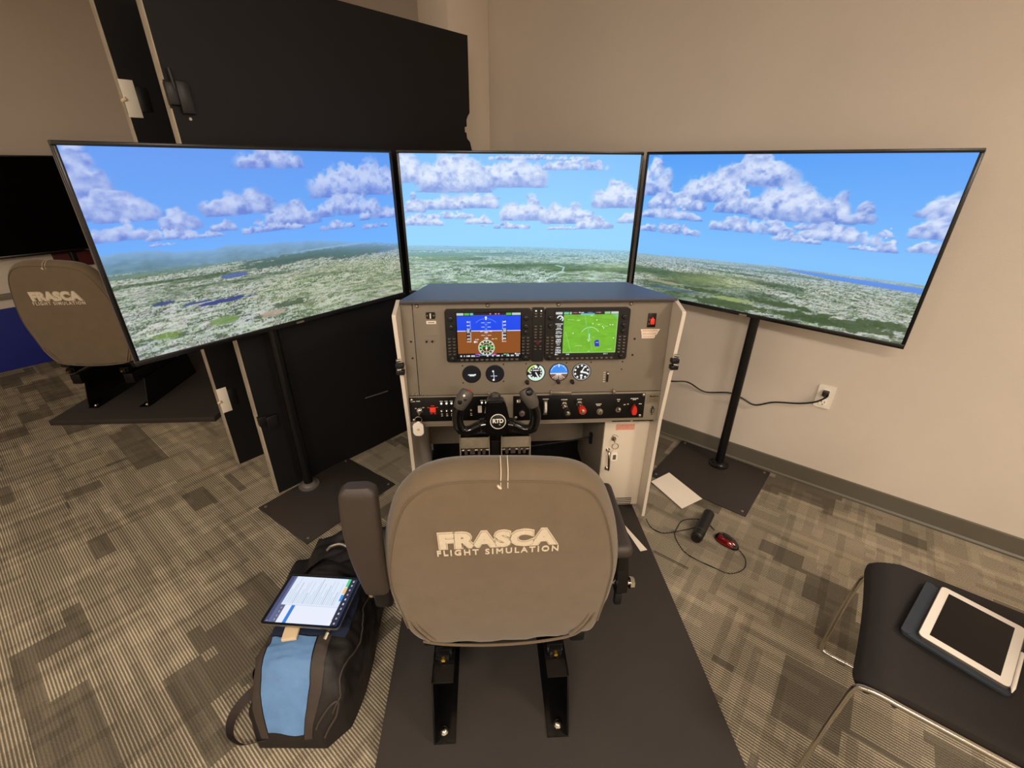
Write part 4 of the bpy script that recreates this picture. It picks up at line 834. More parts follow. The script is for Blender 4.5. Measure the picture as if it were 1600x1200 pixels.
# ------------------------------------------------------------ pilot seat
def pilot_seat(lab):
    st = root('pilot_seat', (-.18, 1.0, PT), W(-.18, 1.0, PT), YAW, lab, 'seat', 'pilot seats')
    BM = Matrix.Translation((0, .86, .32)) @ Matrix.Rotation(.1057, 4, 'X'); cx, cv = -.170, .28
    ol = [(-.176, .921), (-.101, .918), (-.019, .907), (.031, .877), (.065, .815), (.094, .717), (.113, .60), (.110, .491), (.103, .410), (.092, .335), (.055, .309), (-.04, .294), (-.17, .285), (-.30, .290), (-.388, .300), (-.428, .355), (-.444, .457), (-.456, .579), (-.440, .701), (-.405, .825), (-.364, .888), (-.313, .915), (-.249, .923)]
    oc = catmull([(x, 0, (z - .32) / .9944) for x, z in ol], 4, True); n = len(oc)
    nrm = []
    for i in range(n):
        t = (oc[(i + 1) % n] - oc[i - 1]).normalized(); v = Vector((-t.z, 0, t.x))
        if v.dot(oc[i] - Vector((cx, 0, cv))) < 0: v = -v
        nrm.append(v)
    lay = [('s', .02, -.013), ('s', .35, -.0115), ('s', .65, -.008), ('s', .86, -.004), ('s', .95, -.0015), ('s', .985, .0), ('o', .003, .0015), ('o', .009, .006), ('o', .018, .017), ('o', .024, .034), ('o', .024, .052), ('o', .016, .070), ('o', .002, .083), ('o', -.022, .092), ('s', .75, .094), ('s', .4, .090), ('s', .02, .088)]
    vs = []; fs = []
    for kd, a, wv in lay:
        for i in range(n):
            p = oc[i]
            if kd == 's': q = Vector((cx + (p.x - cx) * a, wv, cv + (p.z - cv) * a))
            else:
                lowf = min(1, max(.25, (p.z + .02) / .15)); q = p + nrm[i] * a * (lowf if a > 0 else 1); q.y = wv
            # stretched cloth: soft pulls near the lower corners
            if wv < .03: q.y += .0022 * math.sin((q.x + q.z) * 55) * max(0, 1 - (q.z + .02) / .12)
            vs.append(q)
    for l in range(len(lay) - 1):
        for i in range(n): j = (i + 1) % n; fs.append((l * n + i, l * n + j, (l + 1) * n + j, (l + 1) * n + i))
    fs.append(tuple(range(n))[::-1]); fs.append(tuple((len(lay) - 1) * n + i for i in range(n)))
    back = part('backrest', MB(BM).add(vs, fs), 'fabric', st, sharp=60)
    top = [oc[i] + nrm[i] * .002 + Vector((0, -.0005, 0)) for i in range(n) if oc[i].z > .04]
    k = max(range(len(top)), key=lambda i: (top[i] - top[i - 1]).length); top = top[k:] + top[:k]
    part('piping', MB(BM).tube(top, .0022, 8), 'piping', back)
    mb = MB(BM)
    for x in (-.1755, -.1600): mb.tube(catmull([(x, -.0028, .588), (x, -.001, .606), (x + .001, .012, .6225), (x + .001, .033, .6315), (x + .001, .055, .632)], 5), .0011, 6)
    mb.tube(catmull([(-.1825, -.0028, .598), (-.179, -.004, .592), (-.1755, -.003, .588)], 3), .003, 8)
    part('zip_seam', mb, 'stitch', back, 'pale zip stitching over the top of the backrest')
    mb = MB(BM); mb.tube(catmull([(-.40, -.002, -.012), (-.34, -.006, -.026), (-.22, -.010, -.0345), (-.10, -.010, -.033), (0, -.007, -.022), (.045, -.002, -.010)], 6), .004, 8); part('hem', mb, 'piping', back)
    for s in (-1, 1):
        mb = MB(BM)
        for dx, dz in ((0, 0), (.016, -.004)):
            bx = -.170 + s * (.262 - dx); mb.tube(catmull([(bx, -.001, .095), (bx - s * .012, -.006, .060), (bx - s * .034, -.007, .020), (bx - s * .052, -.003, -.010)], 5), [.0015] + [.0042] * 14 + [.002], 8)
        part('corner_fold', mb, 'fabric', back)
    # embroidered lettering on the rear face
    def tm(x, z, dy=-.0105): return BM @ Matrix.Translation((x, dy, (z - .32) / .9944)) @ Matrix.Rotation(PI / 2, 4, 'X') @ Matrix.Rotation(.012, 4, 'Z')
    wmark = text_mb('FRASCA', .072, .0010, .0034, 1.0, spacing=.98, mt=Matrix())
    xs = [v[0] for v in wmark.v]; sc = .296 / (max(xs) - min(xs))
    part('lettering', text_mb('FRASCA', .068, .0012, .0066, sc * .955, spacing=1.04, mt=tm(-.1855, .7255)), 'stitch', back)
    part('lettering', text_mb('FRASCA', .068, .0012, .0046, sc * .955, spacing=1.04, mt=tm(-.1855, .7255, -.0112)), 'stitch2', back)
    part('lettering', text_mb('FRASCA', .068, .0012, .0036, sc * .955, spacing=1.04, mt=tm(-.1855, .7255, -.0118)), 'stitch', back)
    w2 = text_mb('FLIGHT SIMULATION', .027, .001, .0005, 1.0, spacing=1.35); xs = [v[0] for v in w2.v]; sc2 = .294 / (max(xs) - min(xs))
    part('lettering', text_mb('FLIGHT SIMULATION', .027, .0012, .0006, sc2, spacing=1.35, mt=tm(-.1825, .6965, -.0112)), 'stitch', back)
    # seat cushion and undercarriage
    mb = MB(); mb.box(-.425, .075, .93, 1.38, .34, .445, .045, 4); mb.box(-.435, -.35, .95, 1.37, .36, .465, .035, 3); mb.box(.0, .085, .95, 1.37, .36, .465, .035, 3)
    part('seat_cushion', mb, 'fabric', st, sharp=60)
    mb = MB(); mb.box(-.415, .065, .885, 1.34, .268, .345, .012); mb.box(-.405, -.345, .872, .90, .262, .300, .008); mb.box(.03, .075, .868, .90, .258, .300, .008)
    part('seat_pan', mb, 'plastic', st)
    for s, xo, lb in ((-1, -.376, 'left'), (1, .016, 'right')):
        t = .005; wd = .062; xi = xo - s * wd
        a, b = sorted((xo, xo - s * t)); c, d = sorted((xo, xi))
        mb = MB(); mb.prism([(.727, PT + .0005), (.785, .232), (1.26, .232), (1.30, PT + .0005)], a, b, 'yz')
        mb.box(c, d, .727, 1.30, PT + .0005, PT + .0055, .001); mb.box(c, d, .785, 1.26, .227, .232, .001)
        rl = part('seat_riser', mb, 'gloss', st, lb + ' black steel riser bracket')
        bx = (c + d) / 2
        for y in (.760, 1.26):
            part('floor_bolt', MB().lathe([(.0135, 0), (.0135, .002), (.0125, .003), (.0105, .0075), (.006, .0105), (.002, .011)], (bx - s * -.004, y, PT + .0055), 20), 'chrome', rl)
        mb = MB(); mb.box(bx - .017, bx + .017, .845, 1.25, .233, .259, .002); mb.box(bx - .024, bx + .024, .86, .885, .2325, .262, .002)
        sl = part('slide_rail', mb, 'blackm', st)
        part('slide_bolt', MB().cyl((bx, .845, .246), (bx, .838, .246), .0075, .0065, 6), 'brass', sl)
    # right armrest, lowered
    AM = Matrix.Translation((.152, .880, .600)) @ Matrix.Rotation(-.03, 4, 'Z')
    ar = part('armrest', MB(AM).box(-.036, .034, -.005, .285, -.022, .022, .018, 4), 'arm', st, 'right armrest lowered level', sharp=60)
    mb = MB(); mb.box(.148, .176, .885, .925, .47, .580, .006); mb.prism([(.905, .585), (.875, .50), (.872, .455), (.895, .440), (.93, .455), (.935, .585)], .152, .182, 'yz')
    part('armrest_bracket', mb, 'blackm', ar)
    mb = MB(); mb.cyl((.10, .90, .475), (.205, .90, .462), .0075, seg=16); mb.cyl((.196, .90, .463), (.208, .90, .4615), .017, .016, 8); part('pivot_bolt', mb, 'chrome', ar)
    part('stop_block', MB().box(.150, .172, .872, .890, .405, .450, .005), 'plastic', ar)
    # left armrest, folded up
    def arm_sec(t):
        z = .545 + .365 * t; wd = .030 + .0125 * min(1, t * 1.6) - .004 * max(0, t - .8) * 2; xc = -.4935 + .006 * math.sin(t * PI) * -1 + .003 * t; y = .845 - .030 * t - .012 * math.sin(t * PI); th = .024 - .003 * t
        return xc, y, z, wd, th
    def fnA(u, v):
        e = 1e-3; tt = min(max((v - .0) , 0), 1); xc, y, z, wd, th = arm_sec(tt); k_ = 1.0
        if v > .93: k_ = math.sqrt(max(0.0, 1 - ((v - .93) / .07) ** 2)) * .35 + .65
        if v < .05: k_ = .75 + .25 * math.sqrt(max(0, 1 - ((.05 - v) / .05) ** 2))
        a = 2 * PI * u; cxx, sx = math.cos(a), math.sin(a); q = .42
        return (xc + wd * k_ * math.copysign(abs(cxx) ** q, cxx), y + th * k_ * math.copysign(abs(sx) ** q, sx), z)
    mb = MB(); mb.grid(fnA, 40, 34, True)
    nu = 40; base = len(mb.v) - nu * 34
    mb.f.append(tuple(base + i for i in range(nu))[::-1]); mb.f.append(tuple(base + 33 * nu + i for i in range(nu)))
    al = part('armrest', mb, 'arm', st, 'left armrest folded upright', sharp=45)
    mb = MB(); mb.box(-.512, -.462, .838, .870, .478, .560, .012, 3); mb.box(-.462, -.425, .86, .90, .49, .53, .006)
    part('armrest_bracket', mb, 'blackm', al)
    mb = MB(); mb.cyl((-.44, .885, .508), (-.525, .862, .520), .007, seg=14); mb.box(-.5275, -.514, .852, .866, .505, .548, .003); part('pivot_bolt', mb, 'chrome', al)
    return st
seat = pilot_seat('grey-brown pilot seat in the foreground with its left armrest folded up')

# ------------------------------------------------------------ tall divider partitions
PY = .86
DH = 2.155
def divider(ox, oy, outline, lab):
    t = root('divider_partition', (0, 0, 0), (ox, oy, 0), PY, lab, 'partition', 'tall black divider partitions')
    th = .050
    part('panel', MB().prism(outline, 0, th, 'xz'), 'black', t)
    return t
big = [(0, 0), (1.475, 0), (1.475, 1.615), (1.462, 1.655), (1.440, 1.672), (1.436, 1.700), (1.424, 1.704), (1.424, 1.728), (1.440, 1.732), (1.440, 1.765), (1.452, 1.785), (1.466, 1.80), (1.468, DH), (0, DH)]
dA = divider(-1.205, 1.859, big, 'black divider partition nearest the simulator, ragged notch in its far edge')
dB = divider(-1.546, 2.110, [(0, 0), (.80, 0), (.80, DH), (0, DH)], 'black divider partition behind the first one, white latch plates near its edge')
for d in (dA, dB):
    mb = MB(); th = .050
    for z0, z1 in ((.001, .40), (.46, 1.715), (1.80, DH)): mb.box(-.0035, 0, -.001, th + .001, z0, z1, .0008)
    for z0, z1 in ((.40, .46), (1.715, 1.80)): mb.box(-.0035, 0, .016, th + .001, z0, z1, .0008)
    part('edge_strip', mb, 'alu', d)
mb = MB(); 
for z0, z1 in ((1.725, 1.795),):
    part('latch_plate', MB().box(-.005, .030, -.014, .014, z0, z1, .003), 'plastic', dA)
    part('latch_body', MB().box(.026, .066, -.020, -.001, z0 - .025, z1 + .005, .003), 'plastic', dA)
    part('latch_pin', MB().cyl((.022, -.012, 1.775), (.018, -.016, 1.835), .006), 'plastic', dA)
part('latch_plate', MB().box(-.005, .030, -.012, .014, .41, .455, .003), 'plastic', dA)
part('latch_body', MB().box(.026, .078, -.018, -.001, .375, .445, .003), 'plastic', dA)
part('hinge_pin', MB().cyl((-.004, .012, .44), (.014, -.004, .452), .005), 'chrome', dA)
part('screw_head', MB().cyl((.048, -.004, 1.685), (.048, 0, 1.685), .005, seg=12), 'screw', dA)
part('screw_head', MB().cyl((-.0045, .018, 1.585), (-.003, .018, 1.585), .004, seg=12), 'plastic', dA)
mb = MB(); mb.tube([(.56, -.004, .338), (.62, -.006, .334), (.71, -.004, .326)], .004, 8); part('scratch_rail', mb, 'greyp', dA)
for z0, z1 in ((1.705, 1.835), (.335, .475)):
    part('latch_card', MB().box(-.004, .043, -.005, -.001, z0, z1, .001), 'white' if z0 > 1 else 'paper', dB, 'white latch plate')
    part('latch_recess', MB().box(.045, .085, -.003, -.0005, z0 + .022, z1 - .020, .002), 'plastic', dB)
    part('latch_tongue', MB().cyl((-.010, .004, (z0 + z1) / 2 - .01), (.004, -.008, (z0 + z1) / 2), .007, seg=12), 'tan', dB)

# ------------------------------------------------------------ second simulator bay, same make, shifted left and away
DX = Vector((-2.99, 2.51, 0)) - W(-.535, .57)
s2 = copy_tree(seat); s2.location = seat.location + DX + Vector((-.03, 0, 0)); s2_kids = [c for c in bpy.data.objects if c.parent == s2]
for c in s2_kids:
    nm = c.name.split('.')[0]
    if nm == 'armrest' and c.location.x == 0 and min(v[0] for v in c.bound_box) < -.2:
        for g in [g for g in bpy.data.objects if g.parent == c]: bpy.data.objects.remove(g)
        bpy.data.objects.remove(c); continue
    if nm != 'seat_riser': c.location = (0, -.17, .085)
OFF[s2.name] = OFF[seat.name]
for xa in (-.375, -.045): part('slide_rail', MB().box(xa, xa + .060, .70, 1.15, .2325, .300, .004), 'blackm', s2)
s2['label'] = 'far pilot seat seen past the left television, FRASCA on its back'
p2 = copy_tree(plat); p2.location = plat.location + DX; p2['label'] = 'second black platform under the far seat on the open carpet'
x, y, a = TVS['L']; cx, cy = tvpos(x + DX.x, y + DX.y, a); o = post_tv('L', cx, cy, a, 'switched-off black television above the far seat at the left edge', 'television', lit=False, top=1.565)
o.name = 'television'
tv_stand(-1.071 + DX.x, 1.916 + DX.y, (-.937 + DX.x, 1.837 + DX.y), .962, .52, .41, .924, 'black pole stand of the switched-off television in the far bay', htop=1.36)
solo('wall_sign', MB().box(A0 + .0005, A0 + .02, .62, .86, .74, .86, .003), 'maroon', (A0, .74, .74), room(A0, .74, .74), WALL_YAW, 'small dark red panel on the left wall just above the far seat', 'wall panel')

# ------------------------------------------------------------ loose things on the floor
def sheet(name, pts, z, th, m, lab, cat):
    c = sum((Vector((p[0], p[1], 0)) for p in pts), Vector()) / len(pts)
    return solo(name, MB().prism(pts, z, z + th), m, (c.x, c.y, z), (c.x, c.y, z), 0, lab, cat)
pp = sheet('paper_sheet', [(.752, 1.960), (.874, 2.040), (.976, 1.823), (.848, 1.749)], .010, .0012, 'paper', 'white sheet of paper lying across the corner of the right floor plate', 'paper')
for v in pp.data.vertices:
    pass
st_ = W(0, 0)
sheet('paper_strip', [(.5160, 1.6165), (.5265, 1.6090), (.5935, 1.4555), (.5620, 1.4470)], PT + .0003, .001, 'paper', 'narrow pale paper strip on the black platform right of the seat', 'paper')
# computer mouse
ms = root('computer_mouse', (0, 0, 0), (.981, 1.536, 0), -.93, 'glossy red and black corded mouse on the carpet', 'mouse')
def shell(L, wd, h, z0=.002, sx=1.0, y_off=0.0, inner=1.0):
    def f(u, v):
        a = 2 * PI * u; r = math.sin(v * PI / 2) ** .8 if v < 1 else 1.0
        x = math.copysign(abs(math.cos(a)) ** .85, math.cos(a)) * L / 2 * r; yy = math.copysign(abs(math.sin(a)) ** .85, math.sin(a)) * wd / 2 * r * (1 - .12 * math.cos(a))
        z = z0 + h * (1 - r ** 2.6) ** .62 * (1 - .18 * (x / L))
        return (x, yy + y_off, z)
    return f
part('mouse_body', MB().grid(shell(.112, .062, .034), 40, 16, True).box(-.045, .045, -.022, .022, .001, .004, .001), 'gloss', ms, sharp=60)
part('red_side', MB().grid(lambda u, v: (lambda p: (p[0] * .96, p[1] * 1.0 - .0005, p[2] + .0012))(shell(.110, .0625, .034)(.52 + .44 * u, .26 + .66 * v)), 26, 10), 'mousered', ms, sharp=60)
part('red_side', MB().grid(lambda u, v: (lambda p: (p[0] * .96, p[1] * 1.0 + .0005, p[2] + .0012))(shell(.110, .0625, .034)(.05 + .30 * u, .50 + .38 * v)), 22, 8), 'mousered', ms, sharp=60)
mb = MB(); mb.cyl((-.030, -.003, .027), (-.030, .003, .027), .008, seg=18); part('scroll_wheel', mb, 'greyp', ms)
cab1 = catmull([(1.012, 1.496, .006), (1.022, 1.467, .003), (1.020, 1.431, .003), (.997, 1.391, .003), (.959, 1.368, .003), (.912, 1.362, .003), (.869, 1.390, .003), (.818, 1.424, .003), (.777, 1.465, .003), (.760, 1.514, .003), (.759, 1.579, .003), (.787, 1.627, .003), (.828, 1.674, .003), (.899, 1.685, .003), (.925, 1.670, .003)], 6)
part('mouse_cord', MB(Matrix.Rotation(.93, 4, 'Z') @ Matrix.Translation((-.981, -1.536, 0))).tube(cab1, .0018, 8), 'plastic', ms)
# small black cylinder (power adapter) with cord
pa = root('power_adapter', (0, 0, 0), (.903, 1.622, 0), .93, 'black rounded power adapter lying inside the loop of mouse cord', 'adapter')
part('adapter_body', MB().cyl((-.105, 0, .026), (.098, 0, .026), .0255, seg=24, bev=.006), 'plastic', pa)
part('end_cap', MB().cyl((-.112, 0, .026), (-.098, 0, .026), .022, seg=24), 'gloss', pa)
part('seam_ring', MB().tube([(-.060, .0258 * math.cos(i * PI / 12), .026 + .0258 * math.sin(i * PI / 12)) for i in range(24)], .0008, 6, closed=True), 'greyp', pa)
inv = Matrix.Rotation(-.93, 4, 'Z') @ Matrix.Translation((-.903, -1.622, 0))
part('adapter_cord', MB(inv).tube(catmull([(.642, 1.655, .030), (.655, 1.632, .010), (.672, 1.612, .004), (.701, 1.592, .003), (.735, 1.592, .003), (.767, 1.596, .0065), (.828, 1.614, .003), (.862, 1.617, .010), (.872, 1.600, .018)], 6), .0022, 8), 'plastic', pa)
part('adapter_cord', MB(inv).tube(catmull([(.935, 1.672, .018), (.944, 1.655, .006), (.950, 1.632, .003), (.955, 1.612, .003)], 6), .0020, 8), 'plastic', pa)
# power cord from the console to the outlet
wx, wy = 1.555, 1.997
pc = root('power_cable', (0, 0, 0), (wx, wy, .40), WALL_YAW, 'black power cord running from the console behind the right stand to the outlet', 'cord')
cw_ = [tuple(W(.537, 2.10, .56)), (.72, 2.13, .555), (.818, 2.098, .545), (.966, 2.239, .471), (1.075, 2.249, .408), (1.185, 2.200, .428), (1.262, 2.190, .398), (1.32, 2.160, .375), (1.387, 2.115, .416), (1.469, 2.045, .448), (1.515, 2.000, .480), (1.535, 1.972, .515), (1.542, 1.962, .536)]
Tc = Matrix.Rotation(-WALL_YAW, 4, 'Z') @ Matrix.Translation((-wx, -wy, 0))
part('cord', MB(Tc @ Matrix()).tube(catmull(cw_, 8), .0042, 10), 'plastic', pc)
for v in pc.children[0].data.vertices: v.co.z -= .40
mb = MB(); mb.box(-.014, .014, -.040, -.0095, .128, .152, .004); mb.cyl((0, -.038, .140), (-.006, -.052, .136), .006, .0045, 12); part('plug', mb, 'plastic', pc)

# ------------------------------------------------------------ duffel bag with a tablet on it
BX, BY0, BY1 = -.635, .722, 1.42
bg = root('duffel_bag', (0, 0, 0), (BX, 1.05, 0), 0, 'black duffel bag with a light blue end panel, left of the seat', 'bag')
OFF[bg.name] = Vector((BX, 1.05, 0))
def bagp(s, a, off=0.0):
    """s 0..1 front to back, a 0..1 right floor edge over the top to left floor edge"""
    y = BY0 + (BY1 - BY0) * s
    e = min(1.0, (1 - (1 - min(1, s / .24)) ** 2.4)) ; e2 = min(1.0, (1 - (1 - min(1, (1 - s) / .30)) ** 2.0))
    h = .015 + .235 * (e ** .75) * (.25 + .75 * e2) + .012 * math.sin(s * 9)
    w0 = .128 + .030 * math.sin(s * PI) + .012 * math.sin(s * 7 + 1); w0 *= (.72 + .28 * min(1, s / .08)) * (.7 + .3 * min(1, (1 - s) / .12))
    cx = BX + .010 * math.sin(s * 5) - .03 * s * s + .02 * s
    t = PI * a; c, sn = math.cos(t), math.sin(t)
    x = cx + (w0 + off) * math.copysign(abs(c) ** .62, c); z = (h + off) * max(0, sn) ** .55 + .001
    wr = mnoise.noise(Vector((x * 9, y * 8, z * 9))) * .022 + mnoise.noise(Vector((x * 24, y * 16, z * 22 + 5))) * .011 + abs(mnoise.noise(Vector((x * 14, y * 30, z * 12 + 9)))) * -.010
    wr *= min(1, z / .05)
    return (x + wr * c, y + wr * .4, z + wr * sn * (.9 if s > .3 else .55))
mb = MB(); NU, NV = 60, 90
mb.grid(lambda u, v: bagp(v, u), NU, NV); b0 = 0
mb.f.append(tuple(range(NU))); mb.f.append(tuple((NV - 1) * NU + i for i in range(NU))[::-1])
for j in range(NV - 1): mb.f.append((j * NU, (j + 1) * NU, (j + 1) * NU + NU - 1, j * NU + NU - 1))
body = part('bag_body', mb, 'bag', bg, sharp=70)
part('end_panel', MB().grid(lambda u, v: bagp(.012 + .245 * v, .435 + .205 * u + .035 * v, .004), 22, 40), 'bagblue', bg, 'light blue end panel', sharp=70)
for a0, a1 in ((.36, .43), (.645, .745)):
    part('binding', MB().grid(lambda u, v: bagp(.006 + .27 * v, a0 + (a1 - a0) * u + .035 * v, .0055), 6, 40), 'bagtrim', bg, sharp=70)
mb = MB(); mb.tube([bagp(.05 + .6 * i / 40, .20 + .03 * math.sin(i * .3), .003) for i in range(41)], .0028, 8); part('zipper', mb, 'bagtrim', bg)
mb = MB(); mb.tube([bagp(.02 + .05 * math.sin(i / 20 * PI), .10 + .22 * i / 20, .004) for i in range(21)], .0035, 8); part('piping', mb, 'bagtrim', bg)
# opening with dark blue lining and things packed inside
part('lining', MB().grid(lambda u, v: bagp(.26 + .30 * v, .30 + .40 * u, .006), 20, 24), 'navy', bg, 'dark blue lining in the open top', sharp=70)
tb = MB(Matrix.Translation((-.668, .915, .266)) @ Matrix.Rotation(.16, 4, 'Z') @ Matrix.Rotation(-.05, 4, 'X')); tb.box(-.022, .022, -.040, .06, -.008, .004, .003); part('tan_strap', tb, 'tan', bg)
def ribbon(pts, wd, th=.002):
    m = MB(); P_ = catmull(pts, 6); n = len(P_); vs = []; fs = []
    for i in range(n):
        t = (P_[min(i + 1, n - 1)] - P_[max(i - 1, 0)]).normalized(); sd = Vector((0, 0, 1)) if abs(t.z) < .7 else Vector((1, 0, 0))
        nn = t.cross(sd).normalized(); sd = sd * math.cos(.5) + nn * math.sin(.5)
        for a, b in ((-.5, -1), (.5, -1), (.5, 1), (-.5, 1)): vs.append(P_[i] + sd * wd * a + nn * th * b * .5)
    for i in range(n - 1):
        for k in range(4): k2 = (k + 1) % 4; fs.append((i * 4 + k, i * 4 + k2, i * 4 + 4 + k2, i * 4 + 4 + k))
    fs.append((0, 1, 2, 3)); fs.append(tuple(4 * (n - 1) + i for i in range(4))); return m.add(vs, fs)
part('carry_strap', ribbon([(-.755, .90, .05), (-.805, .850, .055), (-.842, .795, .035), (-.830, .745, .022), (-.785, .722, .018), (-.74, .728, .020), (-.700, .735, .020)], .030), 'bagtrim', bg)
part('mesh_pocket', MB().grid(lambda u, v: bagp(.16 + .40 * v, .86 + .12 * u, .010 + .012 * math.sin(v * PI) * math.sin(u * PI) + .003 * math.sin(v * 40)), 14, 50), 'bagtrim', bg, sharp=70)
part('carry_strap', ribbon([(-.745, 1.00, .17), (-.785, .98, .13), (-.80, .94, .08), (-.79, .90, .05)], .026), 'bagtrim', bg)
# unzipped flap behind the tablet
def flap(u, v):
    x = -.83 + .34 * u + .03 * v; y = 1.17 + .24 * v; z = .12 + .16 * math.sin(min(1, u * 1.3 + .12) * PI / 2) * (1 - .55 * v) + mnoise.noise(Vector((x * 14, y * 12, 3))) * .05
    return (x, y, max(.01, z))
part('open_flap', MB().grid(flap, 26, 22).grid(lambda u, v: (lambda p: (p[0], p[1], max(.006, p[2] - .006)))(flap(u, v)), 26, 22), 'bag', bg, sharp=70)
mb = MB(); mb.tube(catmull([(-.672, 1.245, .262), (-.640, 1.250, .270), (-.610, 1.240, .270), (-.585, 1.225, .262)], 5), .0058, 10)
mb.tube(catmull([(-.672, 1.245, .262), (-.680, 1.228, .258)], 4), .006, 10); part('side_buckle', mb, 'screw', bg, 'grey plastic buckle')
part('side_buckle_loop', MB().tube([(-.600 + .020 * math.cos(i * PI / 8), 1.270 + .014 * math.sin(i * PI / 8), .268) for i in range(16)], .005, 8, closed=True), 'screw', bg)
mb = MB(); mb.cyl((-.556, .905, .262), (-.552, .935, .268), .005, seg=10); mb.cyl((-.560, .885, .255), (-.556, .903, .261), .007, seg=10); part('zipper_pull', mb, 'screw', bg)

def tablet(name, ctr, yaw, tilt, L, H, th, body, lab, bez, grp=None):
    t = root(name, (0, 0, 0), ctr, yaw, lab, 'tablet'); t.rotation_euler = (tilt[0], tilt[1], yaw)
    part('tablet_body', MB().rrect(-L / 2, L / 2, -H / 2, H / 2, .012, 0, th, 'xy', 6), body, t)
    part('front_glass', MB().rrect(-L / 2 + .0012, L / 2 - .0012, -H / 2 + .0012, H / 2 - .0012, .011, th, th + .0008, 'xy', 6), bez, t)
    return t
ta = tablet('tablet', (-.636, 1.000, .277), -.08, (.0, -.02, 0), .252, .186, .0065, 'screw', 'lit tablet with text pages lying on the duffel bag', 'glass')
I = Img(150, 200, (222, 232, 248))                  # portrait picture, seen turned on its side
I.rect(0, 0, 1, .055, (70, 72, 110)); I.rect(0, .055, 1, .09, (96, 104, 150)); I.rect(0, .90, 1, 1, (40, 38, 58))
I.rect(0, .09, .36, .16, (92, 98, 130)); I.rect(0, .16, .36, .90, (232, 236, 250)); I.rect(0, .25, .36, .30, (52, 124, 214)); I.rect(.36, .09, .37, .9, (210, 216, 236))
for i in range(9): I.rect(.02 + .0 * i, .03 + i * 0, .03, .04, (230, 230, 240))
for i in range(26):
    z = .12 + i * .028; L_ = [.36, .50, .58, .30, .54, .22][i % 6] * (0.8 + .2 * rng.rand()); I.rect(.40, z, .40 + L_, z + .006, (150, 168, 190), .75)
for x0, x1, c in ((.0, .10, (238, 240, 250)), (.50, .64, (60, 140, 220)), (.66, .80, (240, 190, 110)), (.82, 1, (80, 200, 130))): I.rect(x0, .865, x1, .905, c)
for i in range(10): I.blob(.05 + i * .1, .95, .04, .022, (225, 228, 240))
for i in range(4): I.blob(.06 + i * .08, .125, .04, .012, (220, 222, 235))
TT = Matrix.Translation((0, 0, .0078)) @ Matrix.Rotation(-PI / 2, 4, 'X')      # lay the picture flat, facing up
img = np.rot90(I.a, 1)[::1, ::1]
raster_part('display_screen', np.ascontiguousarray(img), -.252 / 2 + .012, .252 / 2 - .010, -.186 / 2 + .008, .186 / 2 - .008, 0, 'screen', ta, T=Matrix.Translation((0, 0, .0078)) @ Matrix(((1, 0, 0, 0), (0, 0, 1, 0), (0, -1, 0, 0), (0, 0, 0, 1))))

# ------------------------------------------------------------ guest chair at the right with a white tablet in a case
CH = Vector((.828, .672, 0))                                         # front near corner of the seat on the floor
gc = root('guest_chair', (0, 0, 0), CH, WALL_YAW, 'black guest chair with thin steel frame, cut off by the right side of the picture', 'chair')
D_, Wd = .475, .478
def seatf(top):
    def f(u, v):
        x = u * D_; y = v * Wd; e = min(u * D_, .06) / .06; r = 1 - (1 - e) ** 2
        ed = min(min(v, 1 - v) * Wd, .03) / .03; z = .425 + .032 * r + .004 * (1 - (1 - ed) ** 2) - .010 * math.sin(v * PI) * math.sin(min(1, u * 1.5) * PI)
        c = .030 * (1 - math.sqrt(max(0, 1 - (1 - min(1, min(v, 1 - v) * Wd / .045)) ** 2))) if True else 0
        x = x + (c * (1 - u)) + .008 * math.sin(v * PI) * (1 - u)
        return (x, y, z if top else z - .030 + .012 * (1 - r))
    return f
mb = MB(); NU = 34
mb.grid(seatf(True), NU, 34); mb.grid(seatf(False), NU, 34)
off = NU * 34; ring = [i for i in range(NU)] + [j * NU + NU - 1 for j in range(1, 34)] + [33 * NU + i for i in range(NU - 2, -1, -1)] + [j * NU for j in range(32, 0, -1)]
for i in range(len(ring)): a, b = ring[i], ring[(i + 1) % len(ring)]; mb.f.append((a, b, b + off, a + off))
part('seat', mb, 'chairfab', gc, sharp=60)
bk = MB(Matrix.Translation((D_ - .01, Wd / 2, .52)) @ Matrix.Rotation(.20, 4, 'Y')); bk.box(-.012, .016, -.23, .23, .04, .42, .02, 4); part('backrest', bk, 'chairfab', gc, sharp=60)
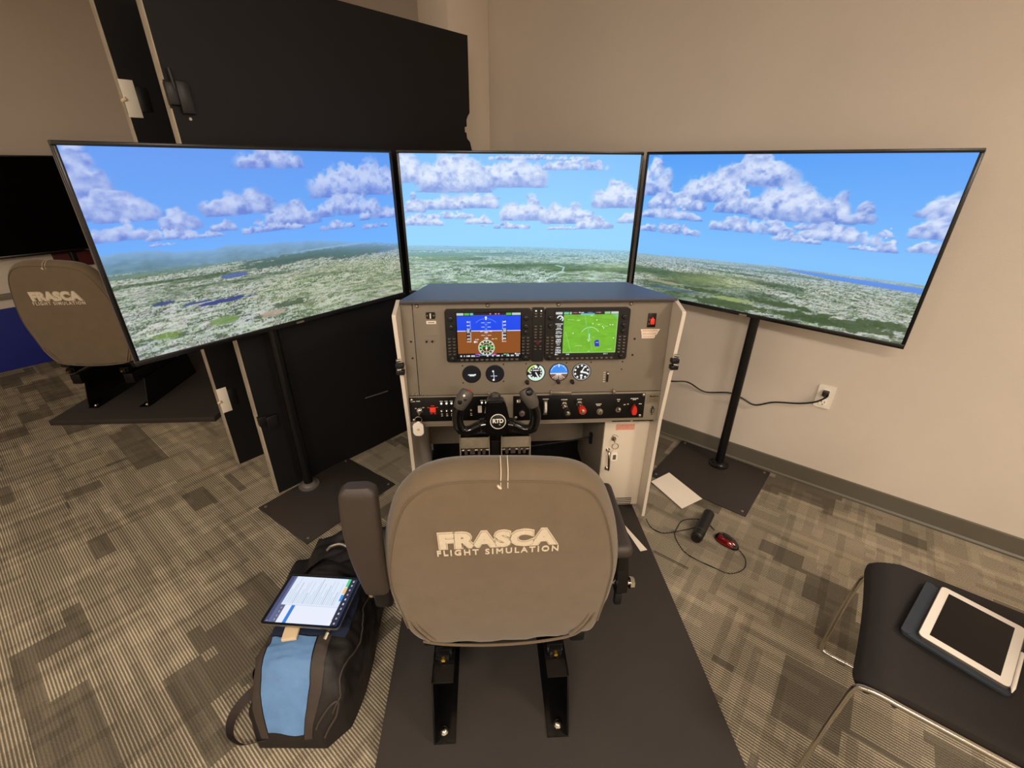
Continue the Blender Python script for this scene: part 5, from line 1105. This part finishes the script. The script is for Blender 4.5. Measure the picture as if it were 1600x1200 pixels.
for yy, s in ((-.014, 1), (Wd - .035, -1)):
    dz_ = 0 if s > 0 else -.045
    pts = catmull([(D_ - .02, yy, .44 + dz_), (.30, yy, .442 + dz_), (.10, yy, .443 + dz_), (.045, yy, .443 + dz_), (.012, yy, .432 + dz_), (.004, yy, .40 + dz_)], 6)[:-1] + catmull([(.004, yy, .40 + dz_), (-.004, yy, .25), (-.010, yy, .08), (-.012, yy, .035), (-.006, yy, .014), (.022, yy, .0085)], 6)[:-1] + [Vector((.022, yy, .0085)), Vector((D_ + .03, yy, .0085))]
    part('side_frame', MB().tube(pts, .0068, 12), 'chrome', gc)
    part('glide', MB().box(.04, .065, yy - .008, yy + .008, .001, .008, .002), 'greyp', gc)
    part('back_tube', MB().tube(catmull([(D_ + .028, yy, .0085), (D_ + .045, yy, .03), (D_ + .02, yy, .44), (D_ + .07, yy, .75), (D_ + .10, yy, .90)], 6), .0078, 12), 'chrome', gc)
mb = MB()
for x in (.08, .40): mb.tube([(x, -.014, .436), (x, .01, .420), (x, Wd - .01, .420), (x, Wd + .012, .436)], .007, 10)
part('cross_bar', mb, 'blackm', gc, kind='stuff')
tz = .463
cs = root('tablet_case', (0, 0, 0), (1.184, .766, tz), .667, 'slate grey folio case open under the white tablet on the guest chair', 'case')
part('case_back', MB().rrect(-.136, .112, -.090, .116, .014, 0, .005, 'xy'), 'case', cs)
part('case_spine', MB().rrect(-.134, .110, .096, .116, .008, .004, .010, 'xy'), 'case', cs)
part('case_lip', MB().tube(catmull([(-.134, -.08, .006), (-.1355, .02, .006), (-.134, .10, .008)], 6), .0016, 8), 'case', cs)
wt = tablet('tablet', (1.184, .766, tz + .0055), .667, (0, 0, 0), .240, .170, .0075, 'screw', 'white-framed tablet with dark screen on the guest chair', 'tabwhite')
part('display_screen', MB().box(-.099, .099, -.0655, .0655, .0083, .0088), 'glass', wt)
part('home_button', MB().cyl((.109, 0, .0083), (.109, 0, .0090), .005, seg=16), 'tabwhite', wt)
pn = root('stylus_pen', (0, 0, 0), (1.202, .667, tz + .0055), .667 + PI, 'white stylus pen beside the white tablet at the picture edge', 'pen')
part('pen_barrel', MB().cyl((-.07, 0, .0048), (.06, 0, .0048), .0045, seg=14), 'tabwhite', pn); part('pen_tip', MB().cyl((.06, 0, .0048), (.078, 0, .0048), .0045, .001, 14), 'tabwhite', pn)
